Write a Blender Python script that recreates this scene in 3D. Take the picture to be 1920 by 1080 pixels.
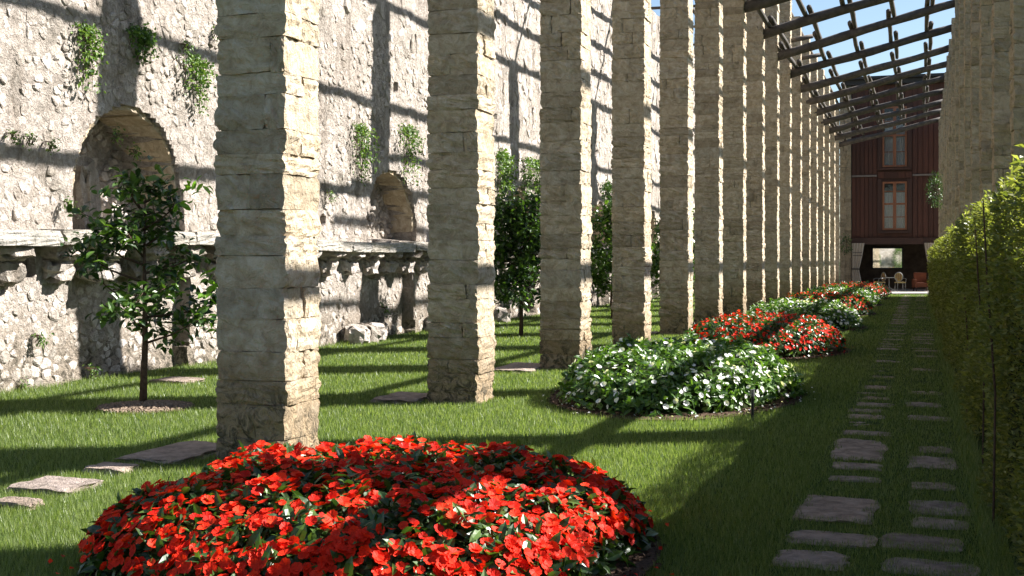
import bpy, math, random
import numpy as np
from mathutils import Vector, Matrix, Euler, noise

random.seed(7)
rng = np.random.default_rng(7)
C = bpy.context.scene.collection
for o in list(bpy.data.objects):
    bpy.data.objects.remove(o)
sc = bpy.context.scene

# ------------------------------------------------------------ camera, sky, sun
YAW = math.radians(18.33)
cam_d = bpy.data.cameras.new('camera')
cam_d.lens = 43.125
cam_d.sensor_width = 36
cam_d.shift_y = -53 / 1920
cam_d.clip_end = 3000
cam = bpy.data.objects.new('camera', cam_d)
cam.location = (0, 0, 1.4)
cam.rotation_euler = (math.radians(90), 0, YAW)
C.objects.link(cam)
sc.camera = cam

SUN_EL = math.radians(37.5)
SR = 0.55                                             # dY/dX of the horizontal sun direction
hd = Vector((1, SR, 0)).normalized()
sun_dir = Vector((hd.x * math.cos(SUN_EL), hd.y * math.cos(SUN_EL), math.sin(SUN_EL)))
world = bpy.data.worlds.new('World')
sc.world = world
world.use_nodes = True
wn = world.node_tree
wn.nodes.clear()
sky = wn.nodes.new('ShaderNodeTexSky')
sky.sky_type = 'NISHITA'
sky.sun_disc = False
sky.sun_elevation = SUN_EL
sky.sun_rotation = math.atan2(hd.x, hd.y)
sky.air_density = 1.0
sky.dust_density = .6
sky.ozone_density = 1.6
bg = wn.nodes.new('ShaderNodeBackground')
bg.inputs[1].default_value = 0.05
wo = wn.nodes.new('ShaderNodeOutputWorld')
wn.links.new(sky.outputs[0], bg.inputs[0])
wn.links.new(bg.outputs[0], wo.inputs[0])
sl = bpy.data.lights.new('sun', 'SUN')
sl.energy = 5.0
sl.angle = math.radians(0.53)
sl.color = (1.0, 0.965, 0.925)
so = bpy.data.objects.new('sun', sl)
so.rotation_euler = sun_dir.to_track_quat('Z', 'Y').to_euler()
C.objects.link(so)
sc.view_settings.view_transform = 'Standard'
sc.view_settings.look = 'None'
sc.view_settings.exposure = 1.82
sc.view_settings.gamma = 1
sc.view_settings.use_curve_mapping = False
sc.render.engine = 'CYCLES'
sc.cycles.max_bounces = 6
sc.cycles.diffuse_bounces = 4
sc.cycles.transparent_max_bounces = 8

CT, ST = math.cos(YAW), math.sin(YAW)
def zcam(x, y): return -x * ST + y * CT
def ground(x, y):
    t = np.clip((np.asarray(y, dtype=float) - 48) / 13, 0, 1)
    return -0.30 * t * t * (3 - 2 * t)
def gz(x, y): return float(ground(x, y))
def px(u, v, z=0.0):                                 # a point of the photograph on the plane of height z
    zc = 2300 * (1.4 - z) / (v - 487); xr = (u - 960) / 2300 * zc
    return (xr * CT - zc * ST, xr * ST + zc * CT)

# ------------------------------------------------------------ object helpers
def tag(o, label=None, cat=None, group=None, kind=None):
    if label: o['label'] = label
    if cat: o['category'] = cat
    if group: o['group'] = group
    if kind: o['kind'] = kind
    return o
def empty(name, loc=(0, 0, 0), rz=0):
    o = bpy.data.objects.new(name, None); C.objects.link(o)
    o.location = loc; o.rotation_euler = (0, 0, rz); o.empty_display_size = .2
    return o
def link(name, me, mat=None, parent=None, loc=None, rot=None, scale=None):
    if mat is not None and not me.materials: me.materials.append(mat)
    o = bpy.data.objects.new(name, me); C.objects.link(o)
    if parent: o.parent = parent
    if loc is not None: o.location = loc
    if rot is not None: o.rotation_euler = rot
    if scale is not None: o.scale = scale
    return o
def mesh_np(name, V, F, smooth=False):
    """V (n,3), F (m,k) arrays of uniform polygons"""
    V = np.ascontiguousarray(V, dtype=np.float32); F = np.ascontiguousarray(F, dtype=np.int32)
    me = bpy.data.meshes.new(name)
    m, k = F.shape
    me.vertices.add(len(V)); me.vertices.foreach_set('co', V.ravel())
    me.loops.add(m * k); me.loops.foreach_set('vertex_index', F.ravel())
    me.polygons.add(m); me.polygons.foreach_set('loop_start', np.arange(0, m * k, k, dtype=np.int32))
    me.polygons.foreach_set('loop_total', np.full(m, k, dtype=np.int32))
    me.polygons.foreach_set('use_smooth', np.full(m, smooth, dtype=bool))
    me.update(calc_edges=True)
    return me
def bake(name, tv, tf, R, T, smooth=False):
    """copies of a template: tv (m,3), tf (f,k), R (N,3,3) columns = axes, T (N,3)"""
    tv = np.asarray(tv, float); tf = np.asarray(tf, int)
    N = len(T)
    V = np.einsum('nij,mj->nmi', R, tv) + np.asarray(T)[:, None, :]
    F = tf[None, :, :] + (np.arange(N) * len(tv))[:, None, None]
    return mesh_np(name, V.reshape(-1, 3), F.reshape(-1, tf.shape[1]), smooth)
def frames(nrm, up_len=1.0, spin=None, scale=None):
    """rotation matrices: z axis along nrm, random spin; scale (N,)"""
    n = nrm / np.linalg.norm(nrm, axis=1, keepdims=True)
    N = len(n)
    a = np.where(np.abs(n[:, 2:3]) > .9, np.array([[1., 0, 0]]), np.array([[0, 0, 1.]]))
    x = np.cross(a, n); x /= np.linalg.norm(x, axis=1, keepdims=True)
    y = np.cross(n, x)
    if spin is None: spin = rng.uniform(0, 2 * math.pi, N)
    c, s = np.cos(spin)[:, None], np.sin(spin)[:, None]
    X = x * c + y * s; Y = -x * s + y * c
    R = np.stack([X, Y, n], axis=2)
    if scale is not None: R = R * np.asarray(scale)[:, None, None]
    return R
class MB:
    def __init__(s): s.v = []; s.f = []
    def add(s, v, f):
        b = len(s.v); s.v += [tuple(p) for p in v]; s.f += [tuple(i + b for i in q) for q in f]
    def box(s, x0, x1, y0, y1, z0, z1):
        v = [(x0,y0,z0),(x1,y0,z0),(x1,y1,z0),(x0,y1,z0),(x0,y0,z1),(x1,y0,z1),(x1,y1,z1),(x0,y1,z1)]
        s.add(v, [(0,3,2,1),(4,5,6,7),(0,1,5,4),(1,2,6,5),(2,3,7,6),(3,0,4,7)])
        return s
    def tube(s, pts, rad, n=8, caps=True):
        pts = [Vector(p) for p in pts]
        if not hasattr(rad, '__len__'): rad = [rad] * len(pts)
        vs = []; ref = None
        for i, p in enumerate(pts):
            d = (pts[min(i + 1, len(pts) - 1)] - pts[max(i - 1, 0)]).normalized()
            if ref is None: ref = Vector((0, 0, 1)) if abs(d.z) < .9 else Vector((1, 0, 0))
            u = d.cross(ref).normalized(); w = u.cross(d).normalized(); ref = w
            for k in range(n):
                a = 2 * math.pi * k / n
                vs.append(p + (u * math.cos(a) + w * math.sin(a)) * rad[i])
        fs = []
        for i in range(len(pts) - 1):
            for k in range(n):
                k2 = (k + 1) % n
                fs.append((i*n+k, i*n+k2, (i+1)*n+k2, (i+1)*n+k))
        if caps:
            fs.append(tuple(range(n))[::-1]); fs.append(tuple((len(pts)-1)*n + k for k in range(n)))
        s.add(vs, fs); return s
    def mesh(s, name, smooth=False):
        me = bpy.data.meshes.new(name); me.from_pydata(s.v, [], s.f); me.update()
        if smooth: me.polygons.foreach_set('use_smooth', [True] * len(me.polygons))
        return me
    def build(s, name, mat, parent=None, smooth=False):
        return link(name, s.mesh(name, smooth), mat, parent)

# ------------------------------------------------------------ materials
def newmat(name):
    m = bpy.data.materials.new(name); m.use_nodes = True
    nt = m.node_tree; b = nt.nodes['Principled BSDF']
    return m, nt, b
def N(nt, t, **kw):
    n = nt.nodes.new(t)
    for k, v in kw.items(): setattr(n, k, v)
    return n
def coords(nt, scale=(1, 1, 1)):
    g = N(nt, 'ShaderNodeNewGeometry')
    mp = N(nt, 'ShaderNodeMapping'); mp.inputs['Scale'].default_value = scale
    nt.links.new(g.outputs['Position'], mp.inputs['Vector'])
    return mp.outputs[0]
def ramp(nt, fac, stops):
    r = N(nt, 'ShaderNodeValToRGB')
    els = r.color_ramp.elements
    while len(els) < len(stops): els.new(.5)
    for e, (p, c) in zip(els, stops):
        e.position = p; e.color = (c[0], c[1], c[2], 1)
    nt.links.new(fac, r.inputs[0]); return r.outputs[0]
def noise_tex(nt, vec, scale, detail=4, rough=.6, dist=0.0):
    n = N(nt, 'ShaderNodeTexNoise'); n.inputs['Scale'].default_value = scale
    n.inputs['Detail'].default_value = detail; n.inputs['Roughness'].default_value = rough
    n.inputs['Distortion'].default_value = dist
    nt.links.new(vec, n.inputs['Vector']); return n.outputs['Fac']
def mix(nt, fac, a, b, mode='MIX'):
    m = N(nt, 'ShaderNodeMix', data_type='RGBA', blend_type=mode)
    for i, v in ((0, fac), (6, a), (7, b)):
        if hasattr(v, 'is_linked') or isinstance(v, bpy.types.NodeSocket): nt.links.new(v, m.inputs[i])
        elif i == 0: m.inputs[0].default_value = v
        else: m.inputs[i].default_value = (v[0], v[1], v[2], 1)
    return m.outputs[2]
def math_n(nt, op, a, b=None, c=None, clamp=False):
    m = N(nt, 'ShaderNodeMath', operation=op); m.use_clamp = clamp
    for i, v in enumerate((a, b, c)):
        if v is None: continue
        if isinstance(v, bpy.types.NodeSocket): nt.links.new(v, m.inputs[i])
        else: m.inputs[i].default_value = v
    return m.outputs[0]

def stone_mat(name, c_dark, c_mid, c_light, bump=.6, foot=None, lichen=0.25, island=False, fine=1.0, web=0.0, tones=None, dist=.045, streak=False):
    m, nt, b = newmat(name)
    v = coords(nt)
    big = noise_tex(nt, v, 1.7, 5, .62)
    med = noise_tex(nt, v, 9 * fine, 6, .68, .6)
    fin = noise_tex(nt, coords(nt, (1, 1, 2.2)), 55 * fine, 5, .7)
    col = ramp(nt, med, [(.25, c_dark), (.5, c_mid), (.75, c_light)])
    info = N(nt, 'ShaderNodeObjectInfo'); g = N(nt, 'ShaderNodeNewGeometry')
    rnd = g.outputs['Random Per Island'] if island else info.outputs['Random']
    tint = ramp(nt, rnd, tones or [(0, (.78, .74, .68)), (.35, (1, .98, .95)), (.7, (1.0, .94, .85)), (1, (.90, .90, .90))])
    col = mix(nt, 1.0, col, tint, 'MULTIPLY')
    pits = ramp(nt, fin, [(.28, (.66, .62, .56)), (.40, (1, 1, 1))])
    col = mix(nt, .8, col, pits, 'MULTIPLY')
    lm = ramp(nt, big, [(.52, (0, 0, 0)), (.72, (1, 1, 1))])
    lm2 = math_n(nt, 'MULTIPLY', lm, lichen)
    col = mix(nt, lm2, col, (c_dark[0] * .55, c_dark[1] * .58, c_dark[2] * .5))
    if streak:
        sn = noise_tex(nt, coords(nt, (1, 1, .13)), 2.6, 6, .7, .5)
        sm = ramp(nt, sn, [(.50, (1, 1, 1)), (.66, (.50, .47, .43))])
        col = mix(nt, .75, col, sm, 'MULTIPLY')
    if foot is not None:
        sep = N(nt, 'ShaderNodeSeparateXYZ'); nt.links.new(g.outputs['Position'], sep.inputs[0])
        wob = math_n(nt, 'MULTIPLY_ADD', big, 1.3, sep.outputs['Z'])
        wob = math_n(nt, 'MULTIPLY_ADD', med, .7, wob)
        f1 = ramp(nt, math_n(nt, 'MULTIPLY', wob, .5), [(.66, (1, 1, 1)), (.99, (0, 0, 0))])
        col = mix(nt, math_n(nt, 'MULTIPLY', f1, .75), col, foot)
        f2 = ramp(nt, math_n(nt, 'MULTIPLY', wob, .5), [(.60, (1, 1, 1)), (.76, (0, 0, 0))])
        bl = ramp(nt, noise_tex(nt, v, 9, 6, .75, 1.0), [(.46, (0, 0, 0)), (.58, (1, 1, 1))])
        col = mix(nt, math_n(nt, 'MULTIPLY', math_n(nt, 'MULTIPLY', f2, bl), .85), col, (.035, .033, .022))
    nt.links.new(col, b.inputs['Base Color'])
    b.inputs['Roughness'].default_value = .92
    b.inputs['Specular IOR Level'].default_value = .2
    vo = N(nt, 'ShaderNodeTexVoronoi'); vo.inputs['Scale'].default_value = 8.5 * fine
    vo.feature = 'DISTANCE_TO_EDGE'
    nv = N(nt, 'ShaderNodeVectorMath', operation='ADD')
    nn = N(nt, 'ShaderNodeTexNoise'); nn.inputs['Scale'].default_value = 12; nt.links.new(v, nn.inputs['Vector'])
    sc2 = N(nt, 'ShaderNodeVectorMath', operation='SCALE'); sc2.inputs['Scale'].default_value = .12
    nt.links.new(nn.outputs['Color'], sc2.inputs[0]); nt.links.new(v, nv.inputs[0]); nt.links.new(sc2.outputs[0], nv.inputs[1])
    nt.links.new(nv.outputs[0], vo.inputs['Vector'])
    crk = math_n(nt, 'MINIMUM', vo.outputs['Distance'], .05)
    tool = noise_tex(nt, coords(nt, (1, 1, .30)), 38 * fine, 3, .6, .8)
    h = math_n(nt, 'MULTIPLY_ADD', med, 1.5, math_n(nt, 'MULTIPLY', fin, .16))
    h = math_n(nt, 'MULTIPLY_ADD', tool, .45, h)
    h = math_n(nt, 'MULTIPLY_ADD', crk, web, h)
    bp = N(nt, 'ShaderNodeBump'); bp.inputs['Strength'].default_value = bump; bp.inputs['Distance'].default_value = dist
    nt.links.new(h, bp.inputs['Height']); nt.links.new(bp.outputs[0], b.inputs['Normal'])
    return m

def leaf_mat(name, dark, mid, light, trans=.3, rough=.42, spec=.4):
    m, nt, b = newmat(name)
    g = N(nt, 'ShaderNodeNewGeometry')
    col = ramp(nt, g.outputs['Random Per Island'], [(0, dark), (.5, mid), (1, light)])
    nt.links.new(col, b.inputs['Base Color'])
    b.inputs['Roughness'].default_value = rough
    b.inputs['Specular IOR Level'].default_value = spec
    tr = N(nt, 'ShaderNodeBsdfTranslucent')
    tc = mix(nt, 1.0, col, (1.5, 1.6, .6), 'MULTIPLY')
    nt.links.new(tc, tr.inputs['Color'])
    ms = N(nt, 'ShaderNodeMixShader'); ms.inputs[0].default_value = trans
    out = nt.nodes['Material Output']
    nt.links.new(b.outputs[0], ms.inputs[1]); nt.links.new(tr.outputs[0], ms.inputs[2])
    nt.links.new(ms.outputs[0], out.inputs[0])
    return m
def plain(name, col, rough=.7, spec=.3, var=.15, scale=8, bump=0.0, metal=0.0):
    m, nt, b = newmat(name)
    f = noise_tex(nt, coords(nt), scale, 4, .6)
    c0 = tuple(c * (1 - var) for c in col); c1 = tuple(min(1, c * (1 + var)) for c in col)
    nt.links.new(ramp(nt, f, [(.3, c0), (.7, c1)]), b.inputs['Base Color'])
    b.inputs['Roughness'].default_value = rough; b.inputs['Specular IOR Level'].default_value = spec
    b.inputs['Metallic'].default_value = metal
    if bump:
        bp = N(nt, 'ShaderNodeBump'); bp.inputs['Strength'].default_value = bump; bp.inputs['Distance'].default_value = .02
        nt.links.new(f, bp.inputs['Height']); nt.links.new(bp.outputs[0], b.inputs['Normal'])
    return m
def wood_mat(name, dark, light, scale=(1, 1, 1), rough=.75):
    m, nt, b = newmat(name)
    f = noise_tex(nt, coords(nt, scale), 6, 6, .7, .4)
    info = N(nt, 'ShaderNodeObjectInfo')
    col = ramp(nt, f, [(.3, dark), (.7, light)])
    t = ramp(nt, info.outputs['Random'], [(0, (.72, .72, .72)), (1, (1.15, 1.1, 1.05))])
    col = mix(nt, 1.0, col, t, 'MULTIPLY')
    nt.links.new(col, b.inputs['Base Color']); b.inputs['Roughness'].default_value = rough
    bp = N(nt, 'ShaderNodeBump'); bp.inputs['Strength'].default_value = .5; bp.inputs['Distance'].default_value = .015
    nt.links.new(f, bp.inputs['Height']); nt.links.new(bp.outputs[0], b.inputs['Normal'])
    return m

M = {}
PT = [(0, (.70, .67, .62)), (.35, (1, .98, .95)), (.7, (1.0, .95, .87)), (1, (.86, .86, .86))]
WT = [(0, (.58, .56, .52)), (.3, (.86, .84, .80)), (.65, (1.0, .97, .93)), (1, (1.08, 1.07, 1.06))]
pc = ((.28, .22, .15), (.48, .405, .30), (.64, .58, .48))
M['pillar'] = stone_mat('pillar_stone', *pc, .9, foot=(.27, .19, .11), lichen=.4, tones=PT, web=.8)
M['pillar_far'] = stone_mat('pillar_stone_joined', *pc, .9, foot=(.27, .19, .11), lichen=.4, island=True, tones=PT)
M['mortar'] = stone_mat('lime_mortar', (.16, .135, .10), (.27, .235, .18), (.36, .32, .26), .6)
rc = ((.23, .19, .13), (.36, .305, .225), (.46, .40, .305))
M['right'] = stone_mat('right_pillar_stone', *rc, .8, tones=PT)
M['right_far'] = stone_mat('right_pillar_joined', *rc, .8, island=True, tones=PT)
M['wall_m'] = stone_mat('wall_plaster', (.20, .17, .145), (.45, .40, .355), (.60, .555, .51), 1.0, foot=(.27, .22, .165), lichen=.55, streak=True, web=3.0, fine=1.6, dist=.06)
M['wall_s'] = stone_mat('wall_rubble', (.30, .26, .225), (.50, .45, .405), (.64, .60, .56), 1.0, lichen=.45, streak=True, tones=WT, web=1.5, fine=1.3)
M['wall_si'] = stone_mat('wall_rubble_joined', (.30, .26, .225), (.50, .45, .405), (.64, .60, .56), 1.0, lichen=.45, streak=True, island=True, tones=WT, web=1.5, fine=1.3)
M['slab'] = stone_mat('slab_stone', (.13, .105, .08), (.31, .25, .215), (.44, .37, .33), .8, lichen=.7, web=1.5)
M['ledge'] = stone_mat('ledge_stone', (.22, .205, .18), (.38, .36, .33), (.50, .48, .45), .9, lichen=.5, web=1.0)
M['grass'] = leaf_mat('grass', (.062, .102, .020), (.128, .178, .048), (.27, .31, .15), .42, .40, .5)
M['turf'] = plain('turf_soil', (.030, .055, .012), .95, .1, .35, 30, .6)
M['soil'] = plain('garden_soil', (.085, .055, .038), .95, .1, .5, 60, 1.0)
M['imp_leaf'] = leaf_mat('impatiens_leaf', (.018, .045, .014), (.040, .085, .020), (.085, .150, .030), .22, .36, .5)
M['imp_leaf_w'] = leaf_mat('pale_impatiens_leaf', (.032, .078, .014), (.070, .145, .024), (.14, .24, .042), .28, .38, .5)
M['red'] = leaf_mat('red_petal', (.42, .010, .005), (.66, .022, .008), (.82, .055, .018), .22, .55, .12)
M['white'] = leaf_mat('white_petal', (.72, .70, .68), (.80, .78, .76), (.86, .84, .84), .25, .5, .3)
M['tree_leaf'] = leaf_mat('lemon_leaf', (.014, .034, .010), (.032, .072, .014), (.095, .175, .024), .25, .32, .55)
M['tree_leaf2'] = leaf_mat('bright_lemon_leaf', (.025, .06, .010), (.060, .13, .018), (.13, .22, .03), .3, .32, .55)
M['young'] = leaf_mat('young_leaf', (.10, .22, .02), (.14, .28, .03), (.18, .33, .04), .45, .35, .5)
M['bark'] = plain('bark', (.085, .055, .038), .9, .1, .4, 30, .8)
M['climber'] = leaf_mat('climber_leaf', (.04, .085, .02), (.085, .15, .03), (.16, .24, .06), .3, .45, .4)
M['hedge'] = leaf_mat('hedge_leaf', (.085, .105, .026), (.145, .160, .042), (.26, .265, .09), .42, .45, .35)
M['hedge_lit'] = leaf_mat('hedge_sunlit_tips', (.12, .15, .03), (.22, .24, .07), (.36, .36, .15), .4, .45, .4)  # sunlight on the hedge crest is put into this paler leaf colour
M['hedge_core'] = plain('inner_shade_dark', (.022, .030, .010), .95, .05, .4, 20, .8)  # near-black body colour standing in for the shade among leaves
M['log'] = wood_mat('weathered_log', (.030, .025, .020), (.12, .10, .083))
M['plank'] = wood_mat('red_brown_planks', (.044, .0145, .009), (.080, .027, .017), (1, 1, .12))
M['trim'] = wood_mat('dark_trim', (.030, .012, .009), (.055, .022, .015), (1, 1, .2))
M['frame'] = wood_mat('orange_window_wood', (.15, .055, .024), (.27, .105, .048), (1, 1, .2), .55)
M['roof'] = plain('dark_roof_edge', (.035, .035, .038), .8)
M['greytrim'] = plain('grey_flashing', (.16, .14, .13), .6)
M['curtain'] = plain('pale_curtain', (.36, .32, .27), .9, .1, .08, 5)
M['band'] = plain('dark_band', (.05, .045, .045), .9)
M['net'] = plain('white_net_curtain', (.36, .37, .37), .9, .1, .12, 14)
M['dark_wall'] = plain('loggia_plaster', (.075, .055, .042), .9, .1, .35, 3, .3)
M['floor'] = plain('terrace_stone', (.36, .33, .30), .8, .2, .15, 2, .3)
M['metal'] = plain('grey_metal', (.20, .20, .19), .45, .5, .1, 10, 0, .6)
M['black'] = plain('black_metal', (.02, .02, .02), .5)
M['cushion'] = plain('yellow_striped_cushion', (.25, .19, .08), .85)
M['stripe'] = plain('brown_stripe', (.16, .07, .035), .85)
M['orange_cloth'] = plain('rust_armchair_cloth', (.13, .04, .018), .85)
M['dry'] = plain('dry_leaf', (.34, .13, .04), .7)
def glass_mat():
    m, nt, b = newmat('window_glass')
    b.inputs['Base Color'].default_value = (.9, .93, .95, 1); b.inputs['Roughness'].default_value = .03
    b.inputs['Transmission Weight'].default_value = 1.0; b.inputs['IOR'].default_value = 1.5
    b.inputs['Alpha'].default_value = .55
    return m
M['glass'] = glass_mat()
def mirror_mat():
    m, nt, b = newmat('mirror_glass')
    b.inputs['Base Color'].default_value = (.88, .9, .88, 1); b.inputs['Metallic'].default_value = 1
    b.inputs['Roughness'].default_value = .02
    return m
M['mirror'] = mirror_mat()

# ------------------------------------------------------------ block shapes
def block_mesh(name, seed, n=4, rough=.05, rnd=.12):
    """a unit block (-.5...5) with hewn faces and worn edges"""
    vid = {}; V = []; F = []
    def vert(p):
        k = tuple(round(c * n) for c in p)
        if k not in vid:
            vid[k] = len(V)
            q = Vector(p) - Vector((.5, .5, .5))
            a = [abs(c) * 2 for c in q]
            e = sorted(a)
            edge = max(0, (e[1] - .55) / .45); corner = max(0, (e[0] - .55) / .45)
            s = 1 - rnd * .55 * edge ** 2 - rnd * corner ** 2
            q = q * s
            nv = noise.noise_vector(q * 3.1 + Vector((seed * 7.3, seed * 3.1, seed)))
            nv2 = noise.noise_vector(q * 9 + Vector((seed * 2.3, seed * 5.1, seed)))
            nv3 = noise.noise_vector(q * 19 + Vector((seed * 1.3, seed * 4.1, seed)))
            q = q + nv * rough + nv2 * rough * .6 + nv3 * rough * .4
            V.append(q[:])
        return vid[k]
    for ax in range(3):
        for side in (0, 1):
            for i in range(n):
                for j in range(n):
                    pts = []
                    for (di, dj) in ((0, 0), (1, 0), (1, 1), (0, 1)):
                        p = [0, 0, 0]; p[ax] = side; p[(ax+1) % 3] = (i+di)/n; p[(ax+2) % 3] = (j+dj)/n
                        pts.append(vert(p))
                    F.append(tuple(pts if side else pts[::-1]))
    return V, F
BLK = [block_mesh('b', i + 1, 7, .040, .026) for i in range(12)]
BLK_LO = [block_mesh('b', i + 30, 2, .05, .03) for i in range(6)]
BOUL = [block_mesh('b', i + 60, 5, .10, .42) for i in range(6)]
def shared_blocks(tagname, mat, src=BLK):
    out = []
    for V, F in src:
        me = mesh_np(tagname, np.array(V), np.array(F)); me.materials.append(mat)
        out.append(me)
    return out
STONE = {'pillar': shared_blocks('stone', M['pillar']), 'right': shared_blocks('stone', M['right']),
         'slab': shared_blocks('slab', M['slab'], [block_mesh('b', i + 90, 8, .075, .07) for i in range(8)]), 'ledge': shared_blocks('ledge', M['ledge']),
         'boulder': shared_blocks('boulder', M['wall_s'], BOUL)}
class Joined:
    """blocks gathered into one mesh"""
    def __init__(s): s.V = []; s.F = []; s.n = 0
    def add(s, src, loc, rot, scale):
        V, F = src
        mtx = (Euler(rot).to_matrix() @ Matrix.Diagonal(scale)).to_4x4(); mtx.translation = loc
        A = np.array(mtx)
        v = np.array(V) @ A[:3, :3].T + A[:3, 3]
        s.V.append(v); s.F.append(np.array(F) + s.n); s.n += len(v)
    def build(s, name, mat, parent):
        if not s.V: return None
        o = link(name, mesh_np(name, np.vstack(s.V), np.vstack(s.F)), mat, parent)
        return o

# ------------------------------------------------------------ GROUND
def grid_mesh(name, xs, ys, zf):
    X, Y = np.meshgrid(xs, ys, indexing='ij')
    V = np.stack([X, Y, zf(X, Y)], axis=-1).reshape(-1, 3)
    nx, ny = len(xs), len(ys)
    i, j = np.meshgrid(np.arange(nx - 1), np.arange(ny - 1), indexing='ij')
    a = (i * ny + j).ravel()
    return mesh_np(name, V, np.stack([a, a + ny, a + ny + 1, a + 1], 1), True)
xs = np.concatenate([[-900, -300, -60, -20], np.linspace(-12, 6, 40), [20, 60, 300, 900]])
ys = np.concatenate([[-900, -200, -40], np.linspace(-10, 46, 60), np.linspace(47, 63.9, 24)])
tag(link('lawn', grid_mesh('lawn', xs, ys, lambda X, Y: ground(X, Y) - .012), M['turf']), kind='structure')
far = MB().box(-900, 900, 74.5, 1500, -1.0, -.45)
tag(far.build('ground', M['turf']), kind='structure')
terr = MB().box(-9.0, 5.0, 63.9, 79.0, -.7, -.27)
tag(terr.build('terrace', M['floor']), kind='structure')
lawn = bpy.data.objects['lawn']

# ------------------------------------------------------------ layout constants
S = 3.82
Y0 = 7.41
LX0, LX1 = -4.60, -4.07
RX0, RX1 = 1.02, 1.55
def lpx(x, y, z):
    zc = zcam(x, y); return 960 + 2300 * (x * CT + y * ST) / zc, 487 + 2300 * (1.4 - z) / zc

# beds: centre x, y, radii, height, colour
BEDS = [(-2.50, 5.50, 1.26, 1.32, .355, 'red'), (-2.37, 12.65, 1.17, 1.90, .47, 'white'), (-2.30, 19.35, 1.17, 1.95, .46, 'red'),
        (-2.30, 26.2, 1.18, 1.95, .46, 'white'), (-2.30, 33.0, 1.18, 1.95, .46, 'red'), (-2.30, 39.6, 1.18, 1.95, .46, 'white'),
        (-2.35, 46.0, 1.28, 1.9, .46, 'red'), (-2.35, 52.0, 1.25, 1.8, .46, 'red')]

# ------------------------------------------------------------ stepping stones
SLABS = []      # (x0,x1,y0,y1,top)
path = MB().box(-.62, .30, 3.2, 63.8, -.06, -.004)
pv = []
for (x, y) in [(a, b) for b in np.linspace(3.2, 63.8, 60) for a in (-.64, .31)]:
    pv.append((x, y, gz(x, y) - .006))
pm = bpy.data.meshes.new('path'); pm.from_pydata(pv, [], [(2*i, 2*i+1, 2*i+3, 2*i+2) for i in range(59)]); pm.update()
path = tag(link('path', pm, M['turf']), kind='structure')
def slab(x0, x1, y0, y1, parent, top=.018, name='stepping_stone'):
    cx, cy = (x0+x1)/2, (y0+y1)/2
    z = gz(cx, cy)
    o = link(name, random.choice(STONE['slab']), None, parent, (cx, cy, z + top - .03),
             (random.uniform(-.012, .012), random.uniform(-.012, .012), random.uniform(-.05, .05)), (x1-x0, y1-y0, .065))
    SLABS.append((x0, x1, y0, y1, top)); return o
def slab_px(u0, u1, v0, v1, parent, name='stepping_stone', top=.001):
    xa, ya = px((u0+u1)/2, v0, top); xb, yb = px((u0+u1)/2, v1, top)
    zc = 2300 * (1.4-top) / ((v0+v1)/2 - 487); w = (u1-u0) / 2300 * zc
    cx = (xa+xb)/2; slab(cx - w/2, cx + w/2, min(ya, yb), max(ya, yb), parent, top, name)
near_left = [(1455, 1590, 1034, 1064), (1478, 1640, 997, 1022), (1500, 1640, 930, 978), (1556, 1648, 893, 902),
             (1562, 1652, 868, 880), (1562, 1658, 830, 862)]
near_right = [(1660, 1830, 1050, 1078), (1655, 1800, 1003, 1030), (1712, 1812, 972, 990), (1706, 1815, 940, 964), (1712, 1790, 905, 917),
              (1703, 1792, 855, 878), (1725, 1785, 838, 848)]
for q in near_left + near_right: slab_px(*q, path)
y = 9.0
while y < 62:
    d = random.uniform(.22, .42); x0 = -.60 + random.uniform(-.03, .03)
    if random.random() < .85: slab(x0, x0 + random.uniform(.30, .38), y, y + d, path, random.uniform(-.014, .002))
    y += d + random.uniform(.16, .34)
y = 9.2
while y < 62:
    d = random.uniform(.20, .40); x0 = -.10 + random.uniform(-.03, .03)
    if random.random() < .55: slab(x0, x0 + random.uniform(.32, .40), y, y + d, path, random.uniform(-.014, .002))
    y += d + random.uniform(.16, .34)
for q in [(716, 800, 735, 751), (275, 402, 826, 864), (168, 250, 867, 880), (36, 170, 893, 919), (-10, 76, 932, 944),
          (940, 1015, 680, 694), (295, 372, 706, 714)]:
    slab_px(*q, lawn, 'paving_slab', .03)
for k in (4, 5, 6, 7):
    yy = Y0 + k * S; slab(-5.15, -4.68, yy - .05, yy + .45, lawn, .03, 'paving_slab')

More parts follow.
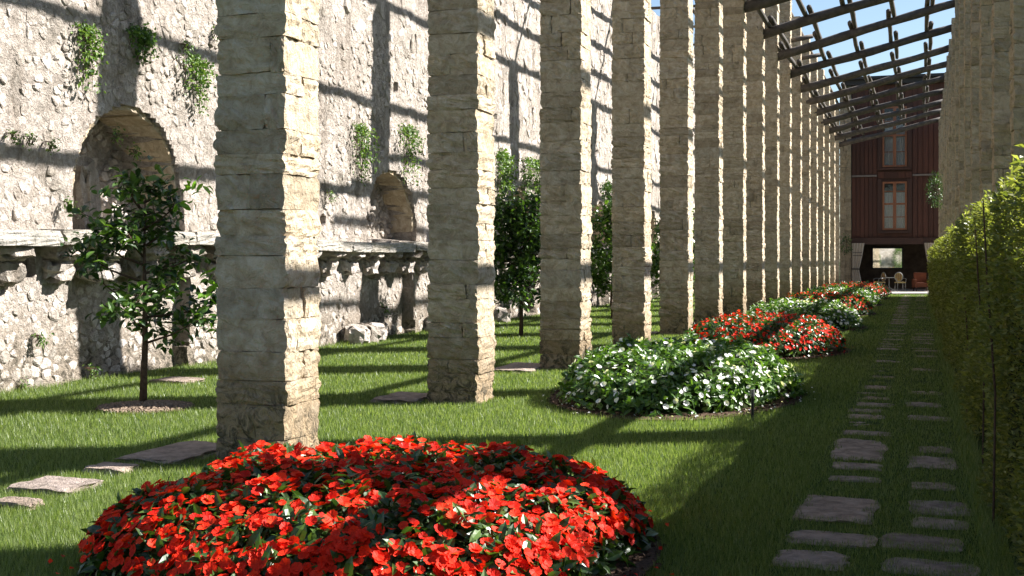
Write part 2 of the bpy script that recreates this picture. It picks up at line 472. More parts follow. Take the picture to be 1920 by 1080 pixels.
# ------------------------------------------------------------ PILLARS
ORD = ['nearest', 'second', 'third', 'fourth', 'fifth', 'sixth', 'seventh', 'eighth', 'ninth', 'tenth', 'eleventh', 'twelfth',
       'thirteenth', 'fourteenth', 'fifteenth', 'sixteenth', 'seventeenth', 'eighteenth']
def pillar(name, x0, x1, yf, h, kind, zvis, indiv, depth=.50):
    cx, cy = (x0+x1)/2, yf + depth/2
    w = x1 - x0
    root = empty(name, (cx, cy, gz(cx, cy)))
    core = MB().box(-w/2+.024, w/2-.024, -depth/2+.024, depth/2-.024, -.3, h-.03)
    core.build('mortar_core', M['mortar'], root)
    J = Joined()
    z = -.06
    flip = random.random() < .5
    while z < h - .05:
        ch = random.uniform(.13, .245)
        if z + ch > h - .12: ch = h - z
        mode = random.choice(['full', 'full', 'fb', 'lr', 'fb', 'lr'])
        parts = []
        g = .007
        if mode == 'full': parts = [(-w/2, w/2, -depth/2, depth/2)]
        elif mode in ('lr', 'lr2'):
            c = random.uniform(-.30, .30) * w
            parts = [(-w/2, c-g/2, -depth/2, depth/2), (c+g/2, w/2, -depth/2, depth/2)]
        else:
            c = random.uniform(-.12, .12)
            parts = [(-w/2, w/2, -depth/2, c-g/2), (-w/2, w/2, c+g/2, depth/2)]
        for (a, b, c_, d) in parts:
            off = (random.uniform(-.007, .007), random.uniform(-.007, .007))
            loc = ((a+b)/2 + off[0], (c_+d)/2 + off[1], z + ch/2)
            rot = (random.uniform(-.008, .008), random.uniform(-.008, .008), random.uniform(-.015, .015))
            sca = ((b-a) * random.uniform(1.0, 1.05), (d-c_) * random.uniform(1.0, 1.05), ch * 1.0)
            if indiv and z < zvis:
                link('stone', random.choice(STONE[kind]), None, root, loc, rot, sca)
            else:
                J.add(random.choice(BLK_LO), loc, rot, sca)
        z += ch
    o = J.build('upper_masonry' if indiv else 'masonry', M[kind + '_far'], root)
    if o: o['kind'] = 'stuff'
    return root
left_extra = {0: 'with black moss on its foot, behind the red flower bed', 1: 'standing free on lit lawn with a slab at its left',
              2: 'just left of the white flower bed', 3: 'rising behind the white flower bed', 4: 'with dark mossy foot behind the white bed',
              5: 'left of the second red flower bed'}
for k in range(17):
    yf = Y0 + k * S
    zv = 1.4 + 487 * zcam(LX1, yf) / 2300 + .3
    r = pillar('stone_pillar', LX0 + random.uniform(-.012, .012), LX1 + random.uniform(-.008, .008), yf, 10.2 + random.uniform(-.08, .08), 'pillar', zv, k < 12)
    tag(r, ORD[k] + ' rough stone pillar of the left row, ' + left_extra.get(k, 'its right face a thin sunlit strip'), 'pillar', 'stone pillars of the left row')
for k in range(-1, 17):
    yf = Y0 - .2 + k * S
    zv = 9.3
    if yf < 13: zv = -1
    r = pillar('stone_pillar', RX0, RX1, yf, 9.15 + random.uniform(-.05, .05), 'right', zv, 13 < yf < 42)
    lab = ORD[k+1] + ' shaded stone pillar of the right row behind the hedge'
    if k < 2: lab = ORD[k+1] + ' right-row stone pillar beyond the right edge of view'
    tag(r, lab, 'pillar', 'stone pillars of the right row')

# ------------------------------------------------------------ LEFT WALL
WX = -9.2
def nz(a, b, s, o): return noise.noise(Vector((a * s + o, b * s - o * 1.7, o)))
NICHES = [(12.9, 1.08, 2.15, 3.28), (20.75, 1.12, 1.95, 3.02), (28.5, 1.1, 2.0, 3.1), (36.2, 1.1, 2.0, 3.1), (43.9, 1.1, 2.0, 3.1), (51.6, 1.1, 2.0, 3.1)]
def in_niche(y, z, grow=0.0):
    for c, w, sp, top in NICHES:
        if abs(y - c) < w + grow and z > 1.74:
            if z < sp: return True
            u = (y - c) / (w + grow); v = (z - sp) / (top - sp + grow)
            if u*u + v*v < 1: return True
    return False
def wall_x(y, z):
    n1 = nz(y, z, .5, 3.3); n2 = nz(y, z, 1.7, 9.1); n3 = nz(y, z, 5.0, 1.1)
    x = WX + .05 * n1 + .035 * n2 + .022 * n3 + .014 * nz(y, z, 11.0, 61)
    wob = .05 * nz(y, z, 3.1, 21)
    if in_niche(y + wob, z + wob * .8):
        x -= (.76 if y < 17 else .56) + .14 * nz(y, z, 1.3, 44)
    elif z < 1.62:
        ph = ((y - 12.9 + 3.85) % 7.7) - 3.85
        if -1.2 + wob < ph < 1.15 + wob and z < 1.2 + .25 * nz(y, z, 1.1, 5): x -= .20
        if 1.22 + wob * .5 < z < 1.62:
            if math.sin((y + wob) * 2 * math.pi / .82) > -.35: x -= .26
        if z < .25: x += .05 * (1 - z / .25)
    else:
        # old putlog holes
        hy = round(y / 2.6) * 2.6 + .4 * math.sin(round(y / 2.6) * 7.1); hz = 2.05 if round(y / 2.6) % 2 else 4.6
        if abs(y - hy) < .07 and abs(z - hz) < .08: x -= .2
    return x
def wall_patch(name, ya, yb, dy, za, zb, dz):
    ys_ = np.arange(ya, yb + dy * .5, dy); zs_ = np.arange(za, zb + dz * .5, dz)
    V = np.array([(wall_x(y, z) if z < 10.3 else wall_x(y, 10.3), y, z) for y in ys_ for z in zs_])
    ny, nz_ = len(ys_), len(zs_)
    i, j = np.meshgrid(np.arange(ny - 1), np.arange(nz_ - 1), indexing='ij')
    a = (i * nz_ + j).ravel()
    return V, np.stack([a, a + nz_, a + nz_ + 1, a + 1], 1)
wall = empty('garden_wall', (WX, 30, 0))
tag(wall, 'tall sunlit rubble stone wall along the left side with arched niches and a ledge', 'wall')
Vs, Fs, n0 = [], [], 0
for args in ((6.0, 24.0, .05, -.3, 4.8, .05), (6.0, 24.0, .12, 4.8, 10.45, .12), (24.0, 74.0, .16, -.3, 10.45, .12)):
    V, F = wall_patch('w', *args); Vs.append(V); Fs.append(F + n0); n0 += len(V)
VW = np.vstack(Vs)
VW[:, 0] -= WX; VW[:, 1] -= 30
mo = link('masonry', mesh_np('masonry', VW, np.vstack(Fs), False), M['wall_m'], wall)
b = MB().box(-1.35, -.86, -24, 44, -.3, 10.42); b.build('wall_core', M['wall_m'], wall)
# rubble stones: Voronoi cells of a jittered grid, shrunk, proud of the plaster
def cells(ya, yb, za, zb, cy, cz, seed):
    r = random.Random(seed)
    ny, nzz = int((yb-ya)/cy)+1, int((zb-za)/cz)+1
    P = {}
    for i in range(-1, ny+1):
        for j in range(-1, nzz+1):
            P[i, j] = (ya + (i + r.uniform(.02, .98) + .5*(j % 2)) * cy, za + (j + r.uniform(.05, .95)) * cz)
    out = []
    for i in range(ny):
        for j in range(nzz):
            p = P[i, j]
            poly = [(p[0]-cy*1.3, p[1]-cz*1.3), (p[0]+cy*1.3, p[1]-cz*1.3), (p[0]+cy*1.3, p[1]+cz*1.3), (p[0]-cy*1.3, p[1]+cz*1.3)]
            for di in (-2, -1, 0, 1, 2):
                for dj in (-2, -1, 0, 1, 2):
                    q = P.get((i+di, j+dj))
                    if q is None or (di == 0 and dj == 0): continue
                    mx, my = (p[0]+q[0])/2, (p[1]+q[1])/2; dx, dy = q[0]-p[0], q[1]-p[1]
                    new = []
                    for a in range(len(poly)):
                        A, B = poly[a], poly[(a+1) % len(poly)]
                        da = (A[0]-mx)*dx + (A[1]-my)*dy; db = (B[0]-mx)*dx + (B[1]-my)*dy
                        if da <= 0: new.append(A)
                        if (da < 0) != (db < 0) and da != db:
                            t = da/(da-db); new.append((A[0]+(B[0]-A[0])*t, A[1]+(B[1]-A[1])*t))
                    poly = new
                    if len(poly) < 3: break
                if len(poly) < 3: break
            if len(poly) >= 3: out.append(poly)
    return out
def clean(poly, mind):
    o = []
    for p in poly:
        if not o or math.hypot(p[0]-o[-1][0], p[1]-o[-1][1]) > mind: o.append(p)
    if len(o) > 1 and math.hypot(o[0][0]-o[-1][0], o[0][1]-o[-1][1]) < mind: o.pop()
    return o
rr = random.Random(5)
def rubble(poly, big):
    poly = clean(poly, .018 * (2 if big else 1))
    if not big and len(poly) > 3:
        q = []
        for i in range(len(poly)):
            A, B = poly[i], poly[(i+1) % len(poly)]; t = rr.uniform(.2, .32)
            q += [(A[0]+(B[0]-A[0])*t, A[1]+(B[1]-A[1])*t), (B[0]+(A[0]-B[0])*t, B[1]+(A[1]-B[1])*t)]
        poly = q
    if len(poly) < 4: return None
    cy = sum(p[0] for p in poly)/len(poly); cz = sum(p[1] for p in poly)/len(poly)
    if not (1.76 < cz < 10.3 or 0.02 < cz < 1.2): return None
    if in_niche(cy, cz, .10) and not in_niche(cy, cz, -.09): return None
    if big is False and not in_niche(cy, cz) and nz(cy, cz, .8, 31) > .22 and rr.random() < .6: return None
    if rr.random() < .18: return None
    base = wall_x(cy, cz)
    if max(abs(wall_x(p[0], p[1]) - base) for p in poly) > .13: return None
    pr = rr.uniform(-.006, .018) + (rr.uniform(.01, .06) if in_niche(cy, cz) else 0) * (1.3 if big else 1)
    tilt = (rr.uniform(-.12, .12), rr.uniform(-.12, .12))
    s0 = rr.uniform(.82, 1.04); s1 = s0 * rr.uniform(.66, .84)
    V = []; n = len(poly)
    for s, d in ((s0, -.08), (s0 * .985, pr * .35 - .004), (s1, pr)):
        for (y, z) in poly:
            dy, dz = (y-cy)*s, (z-cz)*s
            jx = rr.uniform(-.005, .005)
            V.append((base + d + (tilt[0]*dy + tilt[1]*dz if d > 0 else 0) + jx, cy+dy, cz+dz))
    V.append((base + pr * 1.12, cy, cz))
    F = []
    for r_ in range(2):
        for k in range(n): F.append((r_*n+k, r_*n+(k+1) % n, (r_+1)*n+(k+1) % n, (r_+1)*n+k))
    for k in range(n): F.append((2*n+k, 2*n+(k+1) % n, 3*n))
    area = (max(p[0] for p in poly)-min(p[0] for p in poly)) * (max(p[1] for p in poly)-min(p[1] for p in poly))
    u, v = lpx(WX, cy, cz)
    vis = (u < 405 or 603 < u < 792 or 925 < u < 1012) and 0 < v < 735 and u > 0
    zc = zcam(WX, cy)
    return V, F, (area / zc**2 if vis else 0), (cy, cz)
allst = []
for poly in cells(8, 24, 0, 5.4, .155, .105, 3):
    q = rubble(poly, False)
    if q: allst.append(q)
for poly in cells(8, 24, 5.4, 10.3, .34, .22, 4) + cells(24, 40, 0, 10.3, .30, .20, 5) + cells(40, 73, 0, 10.3, .6, .34, 6):
    q = rubble(poly, True)
    if q: allst.append(q)
allst.sort(key=lambda q: -q[2])
for V, F, a, c in allst[:300]:
    me = bpy.data.meshes.new('stone')
    me.from_pydata([(v[0]-WX, v[1]-c[0], v[2]-c[1]) for v in V], [], F); me.update(); me.materials.append(M['wall_s'])
    link('stone', me, None, wall, (0, c[0]-30, c[1]))
mb = MB()
for V, F, a, c in allst[300:]: mb.add([(v[0]-WX, v[1]-30, v[2]) for v in V], F)
tag(mb.build('rubble', M['wall_si'], wall), kind='stuff')
# ledge, corbels, arch stones
y = 7.0
while y < 60:
    L = random.uniform(.7, 1.35)
    zt = 1.72 + .03 * math.sin(y * .6)
    link('ledge_slab', random.choice(STONE['ledge']), None, wall, (.06, y + L/2 - 30, zt - .075),
         (random.uniform(-.02, .02), random.uniform(-.04, .04), random.uniform(-.02, .02)), (.64, L * .99, .165))
    y += L
k = 0
y = 7.3
while y < 60:
    yy = y + random.uniform(-.05, .05)
    link('corbel', random.choice(STONE['boulder']), None, wall, (-.02, yy - 30, 1.52), (0, 0, random.uniform(-.1, .1)), (.66, .42, .27))
    link('corbel', random.choice(STONE['boulder']), None, wall, (-.08, yy - 30 + random.uniform(-.03, .03), 1.32), (0, .25, random.uniform(-.1, .1)), (.56, .38, .30))
    y += .82
for c, w, sp, top in NICHES:
    nst = 12
    for q in range(nst):
        a = math.pi * (q + .5) / nst
        ry, rz = w + .02, (top - sp) + .02
        yy = c + ry * math.cos(a); zz = sp + rz * math.sin(a)
        ang = math.atan2(rz * math.sin(a), ry * math.cos(a))
        link('arch_stone', random.choice(STONE['pillar']), None, wall, (-.38 + random.uniform(-.03, .01), yy - 30, zz),
             (ang + random.uniform(-.06, .06), 0, 0), (.64, .10 + random.uniform(-.02, .03), .325 * random.uniform(.9, 1.02)))
link('rock', STONE['boulder'][2], None, wall, (-.50, 12.62 - 30, 2.12), (.35, .1, .2), (.30, .42, 1.0))
link('rock', STONE['boulder'][4], None, wall, (-.52, 13.05 - 30, 1.90), (.1, .3, 1.2), (.34, .5, .45))
# loose boulders at the wall foot
bl = [((600, 655), (612, 645), 'squarish pale boulder beside the nearest pillar at the foot of the wall'),
      ((632, 672), (612, 643), 'middle brown boulder of the row at the foot of the wall'),
      ((660, 697), (610, 641), 'right-hand pale boulder of the row at the foot of the wall')]
for i, ((u0, u1), (v0, v1), lab) in enumerate(bl):
    x, y = px((u0+u1)/2, v1 - 3)
    w = (u1-u0) / 2300 * zcam(x, y); h = (v1-v0) / 2300 * zcam(x, y)
    o = link('boulder', STONE['boulder'][i], None, None, (max(x, WX + .12) + .12, y, h * .42), (.1*i, .15, .4 + i), (.42, w*1.15, h*1.2))
    tag(o, lab, 'boulder', 'boulders at the foot of the wall')
for i, (yy, lab) in enumerate([(22.4, 'small boulder at the wall foot just left of the second pillar'),
                               (24.6, 'pale boulder behind the thin trunk of the bushy lemon tree'),
                               (26.2, 'small pale boulder right of the trunk of the bushy lemon tree')]):
    o = link('boulder', STONE['boulder'][i+1], None, None, (WX + .22, yy, .12), (.2, .1, i), (.4, .5, .38))
    tag(o, lab, 'boulder', 'boulders at the foot of the wall')

# ------------------------------------------------------------ TIMBER
def logpts(a, b, n=7, wob=.03, seed=0):
    a, b = Vector(a), Vector(b); pts = []
    for i in range(n):
        t = i/(n-1); p = a.lerp(b, t)
        w = noise.noise_vector(Vector((t*2.2+seed*3.7, seed*1.3, 5))) * wob * (4*t*(1-t))**.5
        pts.append(p + w)
    return pts
perg = empty('pergola', (-1.5, 45, 0))
tag(perg, 'open roof of dark weathered logs and poles spanning between the two pillar rows', 'pergola')
def log(name, a, b, r0, r1, parent, seed, n=7, wob=.05, sides=9):
    o = parent.location
    pts = [p - Vector(o) for p in logpts(a, b, n, wob, seed)]
    rad = [(r0 + (r1-r0)*i/(n-1)) * (1 + .08*math.sin(seed*5+i*1.9)) for i in range(n)]
    return MB().tube(pts, rad, sides).build(name, M['log'], parent, True)
def beam_z(x): return 7.65 + .246 * (x - LX1)
PX = [-3.85, -2.88, -1.85, -.78, .32]
for k in range(5, 17):
    y = Y0 + k*S + .15 + random.uniform(-.08, .08)
    log('cross_beam', (LX1 - .12, y, beam_z(LX1) - .06), (RX0 + .25, y + random.uniform(-.15, .15), beam_z(RX0) + random.uniform(-.05, .05)), .145, .12, perg, k, 9, .09)
for k in range(4, 16):
    ya, yb = Y0 + k*S - .3, Y0 + (k+1)*S + .42
    for j, x in enumerate(PX):
        xx = x + (.07 if k % 2 else -.07)
        e = random.uniform(-.04, .04)
        za = beam_z(xx) + .17
        log('roof_pole', (xx + e, ya + random.uniform(-.1, .1), za + .07), (xx - e, yb + random.uniform(-.12, .12), za - .01), .078, .066, perg, k*7+j, 5, .04, 7)
# short stubs sticking out from the right faces of the left pillars
for k in (9, 10, 12, 13):
    y = Y0 + k*S + .3
    log('stub_beam', (-4.2, y, 8.75), (-3.35, y + .1, 8.85 + random.uniform(0, .1)), .08, .075, perg, k + 50, 3, .01)
lb = empty('lean_to_roof', (-6.8, 40, 0))
tag(lb, 'high open roof of thin poles between the left pillar row and the wall top', 'roof')
for x in (-4.35, -5.44, -6.45, -7.57):
    log('roof_pole', (x, 7, 10.27), (x, 73, 10.27), .075, .075, lb, int(x*10), 24, .08)
for k in range(0, 17):
    y = Y0 + k*S + .25
    log('cross_pole', (-4.35, y, 10.14), (-9.35, y + .1, 10.18), .055, .05, lb, k+80, 6, .05)
log('rail', (-4.35, 7, 8.42), (-4.35, 73, 8.42), .07, .07, lb, 3, 24, .03)
log('rail', (-4.35, 6.5, 6.8), (-4.35, 24.6, 6.8), .075, .075, lb, 4, 8, .03)
rf = empty('timber_rails', (1.3, 30, 0))
tag(rf, 'horizontal timber rails between the shaded right-hand pillars behind the hedge', 'rails')
for z in (3.3, 5.94, 8.43):
    MB().box(-.065, .065, -28, 42, z-.065, z+.065).build('rail', M['log'], rf)

# ------------------------------------------------------------ BUILDING
FY = 70.0
bld = empty('timber_clad_house', (-1.2, FY, -.3))
tag(bld, 'dark red-brown timber clad house front closing the far end, with open loggia below', 'house')
ox, oy, oz = bld.location
def bbox(name, x0, x1, y0, y1, z0, z1, mat, parent=bld):
    return MB().box(x0-ox, x1-ox, y0-oy, y1-oy, z0-oz, z1-oz).build(name, M[mat], parent)
BX0, BX1 = -3.51, 1.35
# backing walls with window openings are built from strips round the windows
WC, WW = -1.23, 1.28
wins = [(3.02, 5.66), (6.46, 9.76)]
bbox('wall', BX0, WC-WW/2, FY+.12, FY+.4, 2.3, 11.2, 'trim')
bbox('wall', WC+WW/2, BX1, FY+.12, FY+.4, 2.3, 11.2, 'trim')
bbox('wall', WC-WW/2, WC+WW/2, FY+.12, FY+.4, 2.3, wins[0][0], 'trim')
bbox('wall', WC-WW/2, WC+WW/2, FY+.12, FY+.4, wins[0][1], wins[1][0], 'trim')
bbox('wall', WC-WW/2, WC+WW/2, FY+.12, FY+.4, wins[1][1], 11.2, 'trim')
def planks(x0, x1, z0, z1, n):
    w = (x1-x0)/n
    for i in range(n):
        a = x0+i*w; d = (.03, .0)[i % 2] + random.uniform(-.004, .004)
        bbox('plank', a+.012, a+w-.012, FY+.05-d, FY+.118, z0, z1, 'plank')
for z0, z1 in ((2.62, 5.93), (6.06, 10.95)):
    planks(BX0+.03, WC-.92, z0, z1, 6); planks(WC+.92, BX1-.02, z0, z1, 6)
planks(WC-.90, WC+.90, 2.62, 2.85, 5); planks(WC-.90, WC+.90, 5.85, 6.2, 5); planks(WC-.90, WC+.90, 9.95, 10.95, 5)
bbox('belt_rail', BX0+.02, WC-.93, FY-.05, FY+.10, 5.95, 6.04, 'greytrim')
bbox('belt_rail', WC+.93, BX1-.02, FY-.05, FY+.10, 5.95, 6.04, 'greytrim')
for z0, z1 in wins:
    for s in (-1, 1): bbox('window_post', WC+s*.78-.12, WC+s*.78+.12, FY-.02, FY+.119, z0-.18, z1+.16, 'trim')
    bbox('window_sill', WC-.80, WC+.80, FY-.14, FY+.10, z0-.16, z0-.04, 'trim')
bbox('lower_beam', BX0-.02, BX1-.01, FY-.12, FY+.35, 2.24, 2.60, 'trim')
bbox('eave_board', BX0-.3, BX1+.1, FY-.35, FY+.1, 10.97, 11.22, 'roof')
rfm = MB(); rfm.add([(BX0-.5-ox, FY-.6-oy, 11.24-oz), (BX1+.4-ox, FY-.6-oy, 11.24-oz), (BX1+.4-ox, FY+6-oy, 11.45-oz), (BX0-.5-ox, FY+6-oy, 11.45-oz),
                     (BX0-.5-ox, FY-.6-oy, 11.38-oz), (BX1+.4-ox, FY-.6-oy, 11.38-oz), (BX1+.4-ox, FY+6-oy, 11.59-oz), (BX0-.5-ox, FY+6-oy, 11.59-oz)],
                    [(0,3,2,1),(4,5,6,7),(0,1,5,4),(1,2,6,5),(2,3,7,6),(3,0,4,7)])
rfm.build('roof', M['roof'], bld)
def window(z0, z1, rows, label=None):
    fr = MB(); x0, x1 = WC-WW/2+.004, WC+WW/2-.004
    B = lambda a, b, c, d, y0=FY+.02, y1=FY+.14: fr.box(a-ox, b-ox, y0-oy, y1-oy, c-oz, d-oz)
    B(x0, x0+.10, z0+.004, z1-.004); B(x1-.10, x1, z0+.004, z1-.004)
    B(x0+.102, x1-.102, z0+.004, z0+.10); B(x0+.102, x1-.102, z1-.10, z1-.004)
    B(WC-.085, WC+.085, z0+.102, z1-.102)
    zt = z0 + (z1-z0)*rows[0]
    w = None
    B(x0+.102, WC-.087, zt-.05, zt+.05, FY+.03, FY+.13); B(WC+.087, x1-.102, zt-.05, zt+.05, FY+.03, FY+.13)
    for t in rows[1:]:
        zz = z0+(z1-z0)*t
        B(x0+.102, WC-.087, zz-.02, zz+.02, FY+.05, FY+.12); B(WC+.087, x1-.102, zz-.02, zz+.02, FY+.05, FY+.12)
    w = fr.build('window', M['frame'], bld)
    cuts = sorted([0] + list(rows) + [1])
    for a, b in zip(cuts[:-1], cuts[1:]):
        for (xa, xb) in ((x0+.10, WC-.085), (WC+.085, x1-.10)):
            zz0, zz1 = z0+(z1-z0)*a+.03, z0+(z1-z0)*b-.03
            p = MB().box(xa-.004-ox, xb+.004-ox, FY+.082-oy, FY+.09-oy, zz0-oz, zz1-oz).build('pane', M['glass'], w)
    c = MB()
    for (xa, xb) in ((x0+.06, WC-.02), (WC+.02, x1-.06)):
        n = 24; v = []
        for i in range(n+1):
            xx = xa+(xb-xa)*i/n; yy = FY+.24+.025*math.sin(i*1.7)
            v += [(xx-ox, yy-oy, z0+.05-oz), (xx-ox, yy-oy, z0+(z1-z0)*.78-oz)]
        c.add(v, [(2*i, 2*i+2, 2*i+3, 2*i+1) for i in range(n)])
    c.build('net_curtain', M['net'], w)
window(*wins[0], (.54, .27, .80)); window(*wins[1], (.52, .25, .76))
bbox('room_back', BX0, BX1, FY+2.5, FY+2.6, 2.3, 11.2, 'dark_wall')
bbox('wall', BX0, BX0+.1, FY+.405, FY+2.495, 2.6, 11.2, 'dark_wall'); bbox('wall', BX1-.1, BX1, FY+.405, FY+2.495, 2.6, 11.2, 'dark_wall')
# stone pier at the left of the house
J = Joined(); z = -.3
while z < 10.7:
    ch = random.uniform(.18, .28)
    c = random.uniform(-.1, .1)
    for a, b_ in ((-.3, c-.006), (c+.006, .3)):
        J.add(random.choice(BLK_LO), (-3.82+(a+b_)/2-ox, FY+.2-oy, z+ch/2-oz), (0, 0, random.uniform(-.01, .01)), ((b_-a)*1.02, .5, ch*1.0))
    z += ch
o = J.build('stone_pier', M['right_far'], bld); o['kind'] = 'stuff'
# loggia
LB = FY + 4.2
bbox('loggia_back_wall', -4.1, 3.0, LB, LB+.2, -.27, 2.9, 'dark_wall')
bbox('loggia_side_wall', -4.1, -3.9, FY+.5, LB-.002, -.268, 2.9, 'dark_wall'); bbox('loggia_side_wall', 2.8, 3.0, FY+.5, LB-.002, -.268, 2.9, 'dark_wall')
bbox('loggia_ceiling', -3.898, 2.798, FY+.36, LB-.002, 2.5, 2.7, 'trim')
# mirror
zcm = zcam(-1.6, LB); mz0 = 1.4-(502-487)*zcm/2300; mz1 = 1.4+(487-466)*zcm/2300
def x_at(u, Y):
    t = (u-960)/2300; return Y*(t*CT-ST)/(CT+t*ST)
mx0, mx1 = x_at(1637, LB), x_at(1691, LB)
mr = empty('mirror', ((mx0+mx1)/2, LB-.06, mz0))
tag(mr, 'wide black-framed mirror on the loggia back wall reflecting the sunny garden', 'mirror')
mw, mh = mx1-mx0, mz1-mz0
MB().box(-mw/2, mw/2, 0, .02, 0, mh).build('mirror_glass', M['mirror'], mr)
fm = MB(); t = .09
fm.box(-mw/2-t, -mw/2-.001, -.03, .05, -t, mh+t).box(mw/2+.001, mw/2+t, -.03, .05, -t, mh+t).box(-mw/2, mw/2, -.03, .05, -t, -.001).box(-mw/2, mw/2, -.03, .05, mh+.001, mh+t)
fm.build('mirror_frame', M['black'], mr)
# curtains
def curtain(u, w, lean, label):
    x = x_at(u, FY-.25)
    r = empty('curtain', (x, FY-.25, -.27)); tag(r, label, 'curtain', 'tied-back curtains of the loggia')
    v = []; n = 22; rows = 16; H = 2.55
    for j in range(rows+1):
        t = j/rows; z = .03 + H*t
        if t > .45: ww = w*(.55+.45*((t-.45)/.55)**.7); c = lean*(t-.45)*.25
        else: ww = w*(.55+.35*((.45-t)/.45)); c = -lean*.02
        for i in range(n+1):
            s = i/n
            v.append((-w/2*lean + lean*ww*s*1.0 + 0*c, .05*math.sin(s*26)+.01, z))
    f = [(j*(n+1)+i, j*(n+1)+i+1, (j+1)*(n+1)+i+1, (j+1)*(n+1)+i) for j in range(rows) for i in range(n)]
    MB_ = MB(); MB_.add(v, f); MB_.build('cloth', M['curtain'], r, True)
    MB().box(-w*.5, w*.12, -.07, .08, 1.13, 1.19).build('tie_band', M['band'], r) if lean > 0 else MB().box(-w*.12, w*.5, -.07, .08, 1.13, 1.19).build('tie_band', M['band'], r)
    for zz in (2.05, 1.88): MB().box(-w/2+.05, w*.3, -.062, -.058, zz, zz+.03).build('stripe', M['band'], r) if lean > 0 else MB().box(-w*.3, w/2-.05, -.062, -.058, zz, zz+.03).build('stripe', M['band'], r)
curtain(1609, .66, 1, 'pale curtain tied back at the left side of the loggia')
curtain(1744, .62, -1, 'pale curtain tied back at the right side of the loggia beside the hedge')
# chairs and table
def dining_chair(x, y, rz, label):
    r = empty('chair', (x, y, -.27), rz); tag(r, label, 'chair', 'metal chairs in the loggia')
    for sx in (-.2, .2):
        for sy in (-.19, .19):
            MB().tube([(sx*1.1, sy*1.1, 0), (sx, sy, .45)], .014, 6).build('leg', M['metal'], r)
    MB().box(-.23, .23, -.22, .22, .44, .50).build('seat', M['cushion'], r)
    n = 20; v = [(0, .22, .76)] + [(.21*math.cos(2*math.pi*i/n), .22+.02, .76+.23*math.sin(2*math.pi*i/n)) for i in range(n)]
    v += [(0, .27, .76)] + [(.21*math.cos(2*math.pi*i/n), .26, .76+.23*math.sin(2*math.pi*i/n)) for i in range(n)]
    f = [(0, 1+(i+1) % n, 1+i) for i in range(n)] + [(n+1, n+2+i, n+2+(i+1) % n) for i in range(n)] + [(1+i, 1+(i+1) % n, n+2+(i+1) % n, n+2+i) for i in range(n)]
    m = MB(); m.add(v, f); m.build('backrest', M['cushion'], r)
    m = MB(); m.tube([(.22*math.cos(2*math.pi*i/n), .24, .76+.24*math.sin(2*math.pi*i/n)) for i in range(n+1)], .018, 6, False); m.build('back_frame', M['metal'], r)
    for s in (-.1, 0, .1): MB().box(s-.018, s+.018, .216, .222, .60, .92).build('stripe', M['stripe'], r); 
    for s in (-1, 1):
        MB().tube([(s*.23, .22, .68), (s*.26, 0, .68), (s*.25, -.18, .66), (s*.22, -.2, .46)], .014, 6).build('arm', M['metal'], r)
CY = 68.2
dining_chair(x_at(1649, CY), CY, -1.0, 'striped oval-backed chair at the left of the small table')
dining_chair(x_at(1688, CY), CY-.3, .35, 'striped oval-backed chair at the right of the small table')
tb = empty('table', (x_at(1667, CY+.2), CY+.2, -.27)); tag(tb, 'small round metal table between the two chairs', 'table')
m = MB(); n = 24
v = [(.45*math.cos(2*math.pi*i/n), .45*math.sin(2*math.pi*i/n), z) for z in (.70, .73) for i in range(n)]
m.add(v, [tuple(range(n))[::-1], tuple(range(n, 2*n))] + [(i, (i+1) % n, n+(i+1) % n, n+i) for i in range(n)]); m.build('tabletop', M['metal'], tb)
MB().tube([(0, 0, .0), (0, 0, .70)], .03, 8).build('pedestal', M['metal'], tb)
for a in range(3):
    aa = a*2.094
    MB().tube([(0, 0, .25), (.15*math.cos(aa), .15*math.sin(aa), .1), (.34*math.cos(aa), .34*math.sin(aa), .012)], .016, 6).build('leg', M['metal'], tb)
ar = empty('armchair', (x_at(1728, CY+.6), CY+.6, -.27), .3); tag(ar, 'rust-coloured armchair in the dark right corner of the loggia', 'armchair')
MB().box(-.32, .32, -.3, .3, .22, .45).build('seat', M['orange_cloth'], ar)
MB().box(-.32, .32, .22, .36, .452, .98).build('backrest', M['orange_cloth'], ar)
for s in (-1, 1):
    MB().box(*sorted((s*.325, s*.42)), -.3, .34, .2, .64).build('arm', M['orange_cloth'], ar)
    for t in (-.24, .28): MB().box(s*.34-.025, s*.34+.025, t-.025, t+.025, 0, .198).build('leg', M['trim'], ar)

# ------------------------------------------------------------ PLANTS: templates
def leaf_t(L, W, fold=.15, droop=.15):
    v = [(0, 0, 0), (-W/2, L*.35, fold*W), (0, L*.4, 0), (W/2, L*.35, fold*W), (-W*.42, L*.7, fold*W-droop*L*.3), (0, L*.72, -droop*L*.3), (W*.42, L*.7, fold*W-droop*L*.3), (0, L, -droop*L)]
    f = [(0, 2, 1), (0, 3, 2), (1, 2, 5), (1, 5, 4), (2, 3, 6), (2, 6, 5), (4, 5, 7), (5, 6, 7)]
    return np.array(v), np.array(f)
def leaf_lo(L, W):
    return np.array([(0, 0, 0), (-W/2, L*.5, .15*W), (0, L, -.1*L), (W/2, L*.5, .15*W)]), np.array([(0, 3, 2), (0, 2, 1)])
def blossom_t(R_=.031, cup=.25):
    v = [(0, 0, 0)]; f = []
    for k in range(5):
        a = 2*math.pi*k/5; sp = .62
        for (r_, da, z) in ((.5, -sp*.9, .10), (.9, -sp*1.0, .2), (1.06, -sp*.4, .10), (.97, 0, .15), (1.06, sp*.4, .10), (.9, sp*1.0, .2), (.5, sp*.9, .10)):
            v.append((R_*r_*math.cos(a+da), R_*r_*math.sin(a+da), R_*(cup*r_ + z*.5 + .06*(k % 2))))
        b_ = 1+k*7
        for i in range(6): f.append((0, b_+i, b_+i+1))
    return np.array(v), np.array(f)
BL_T = blossom_t()
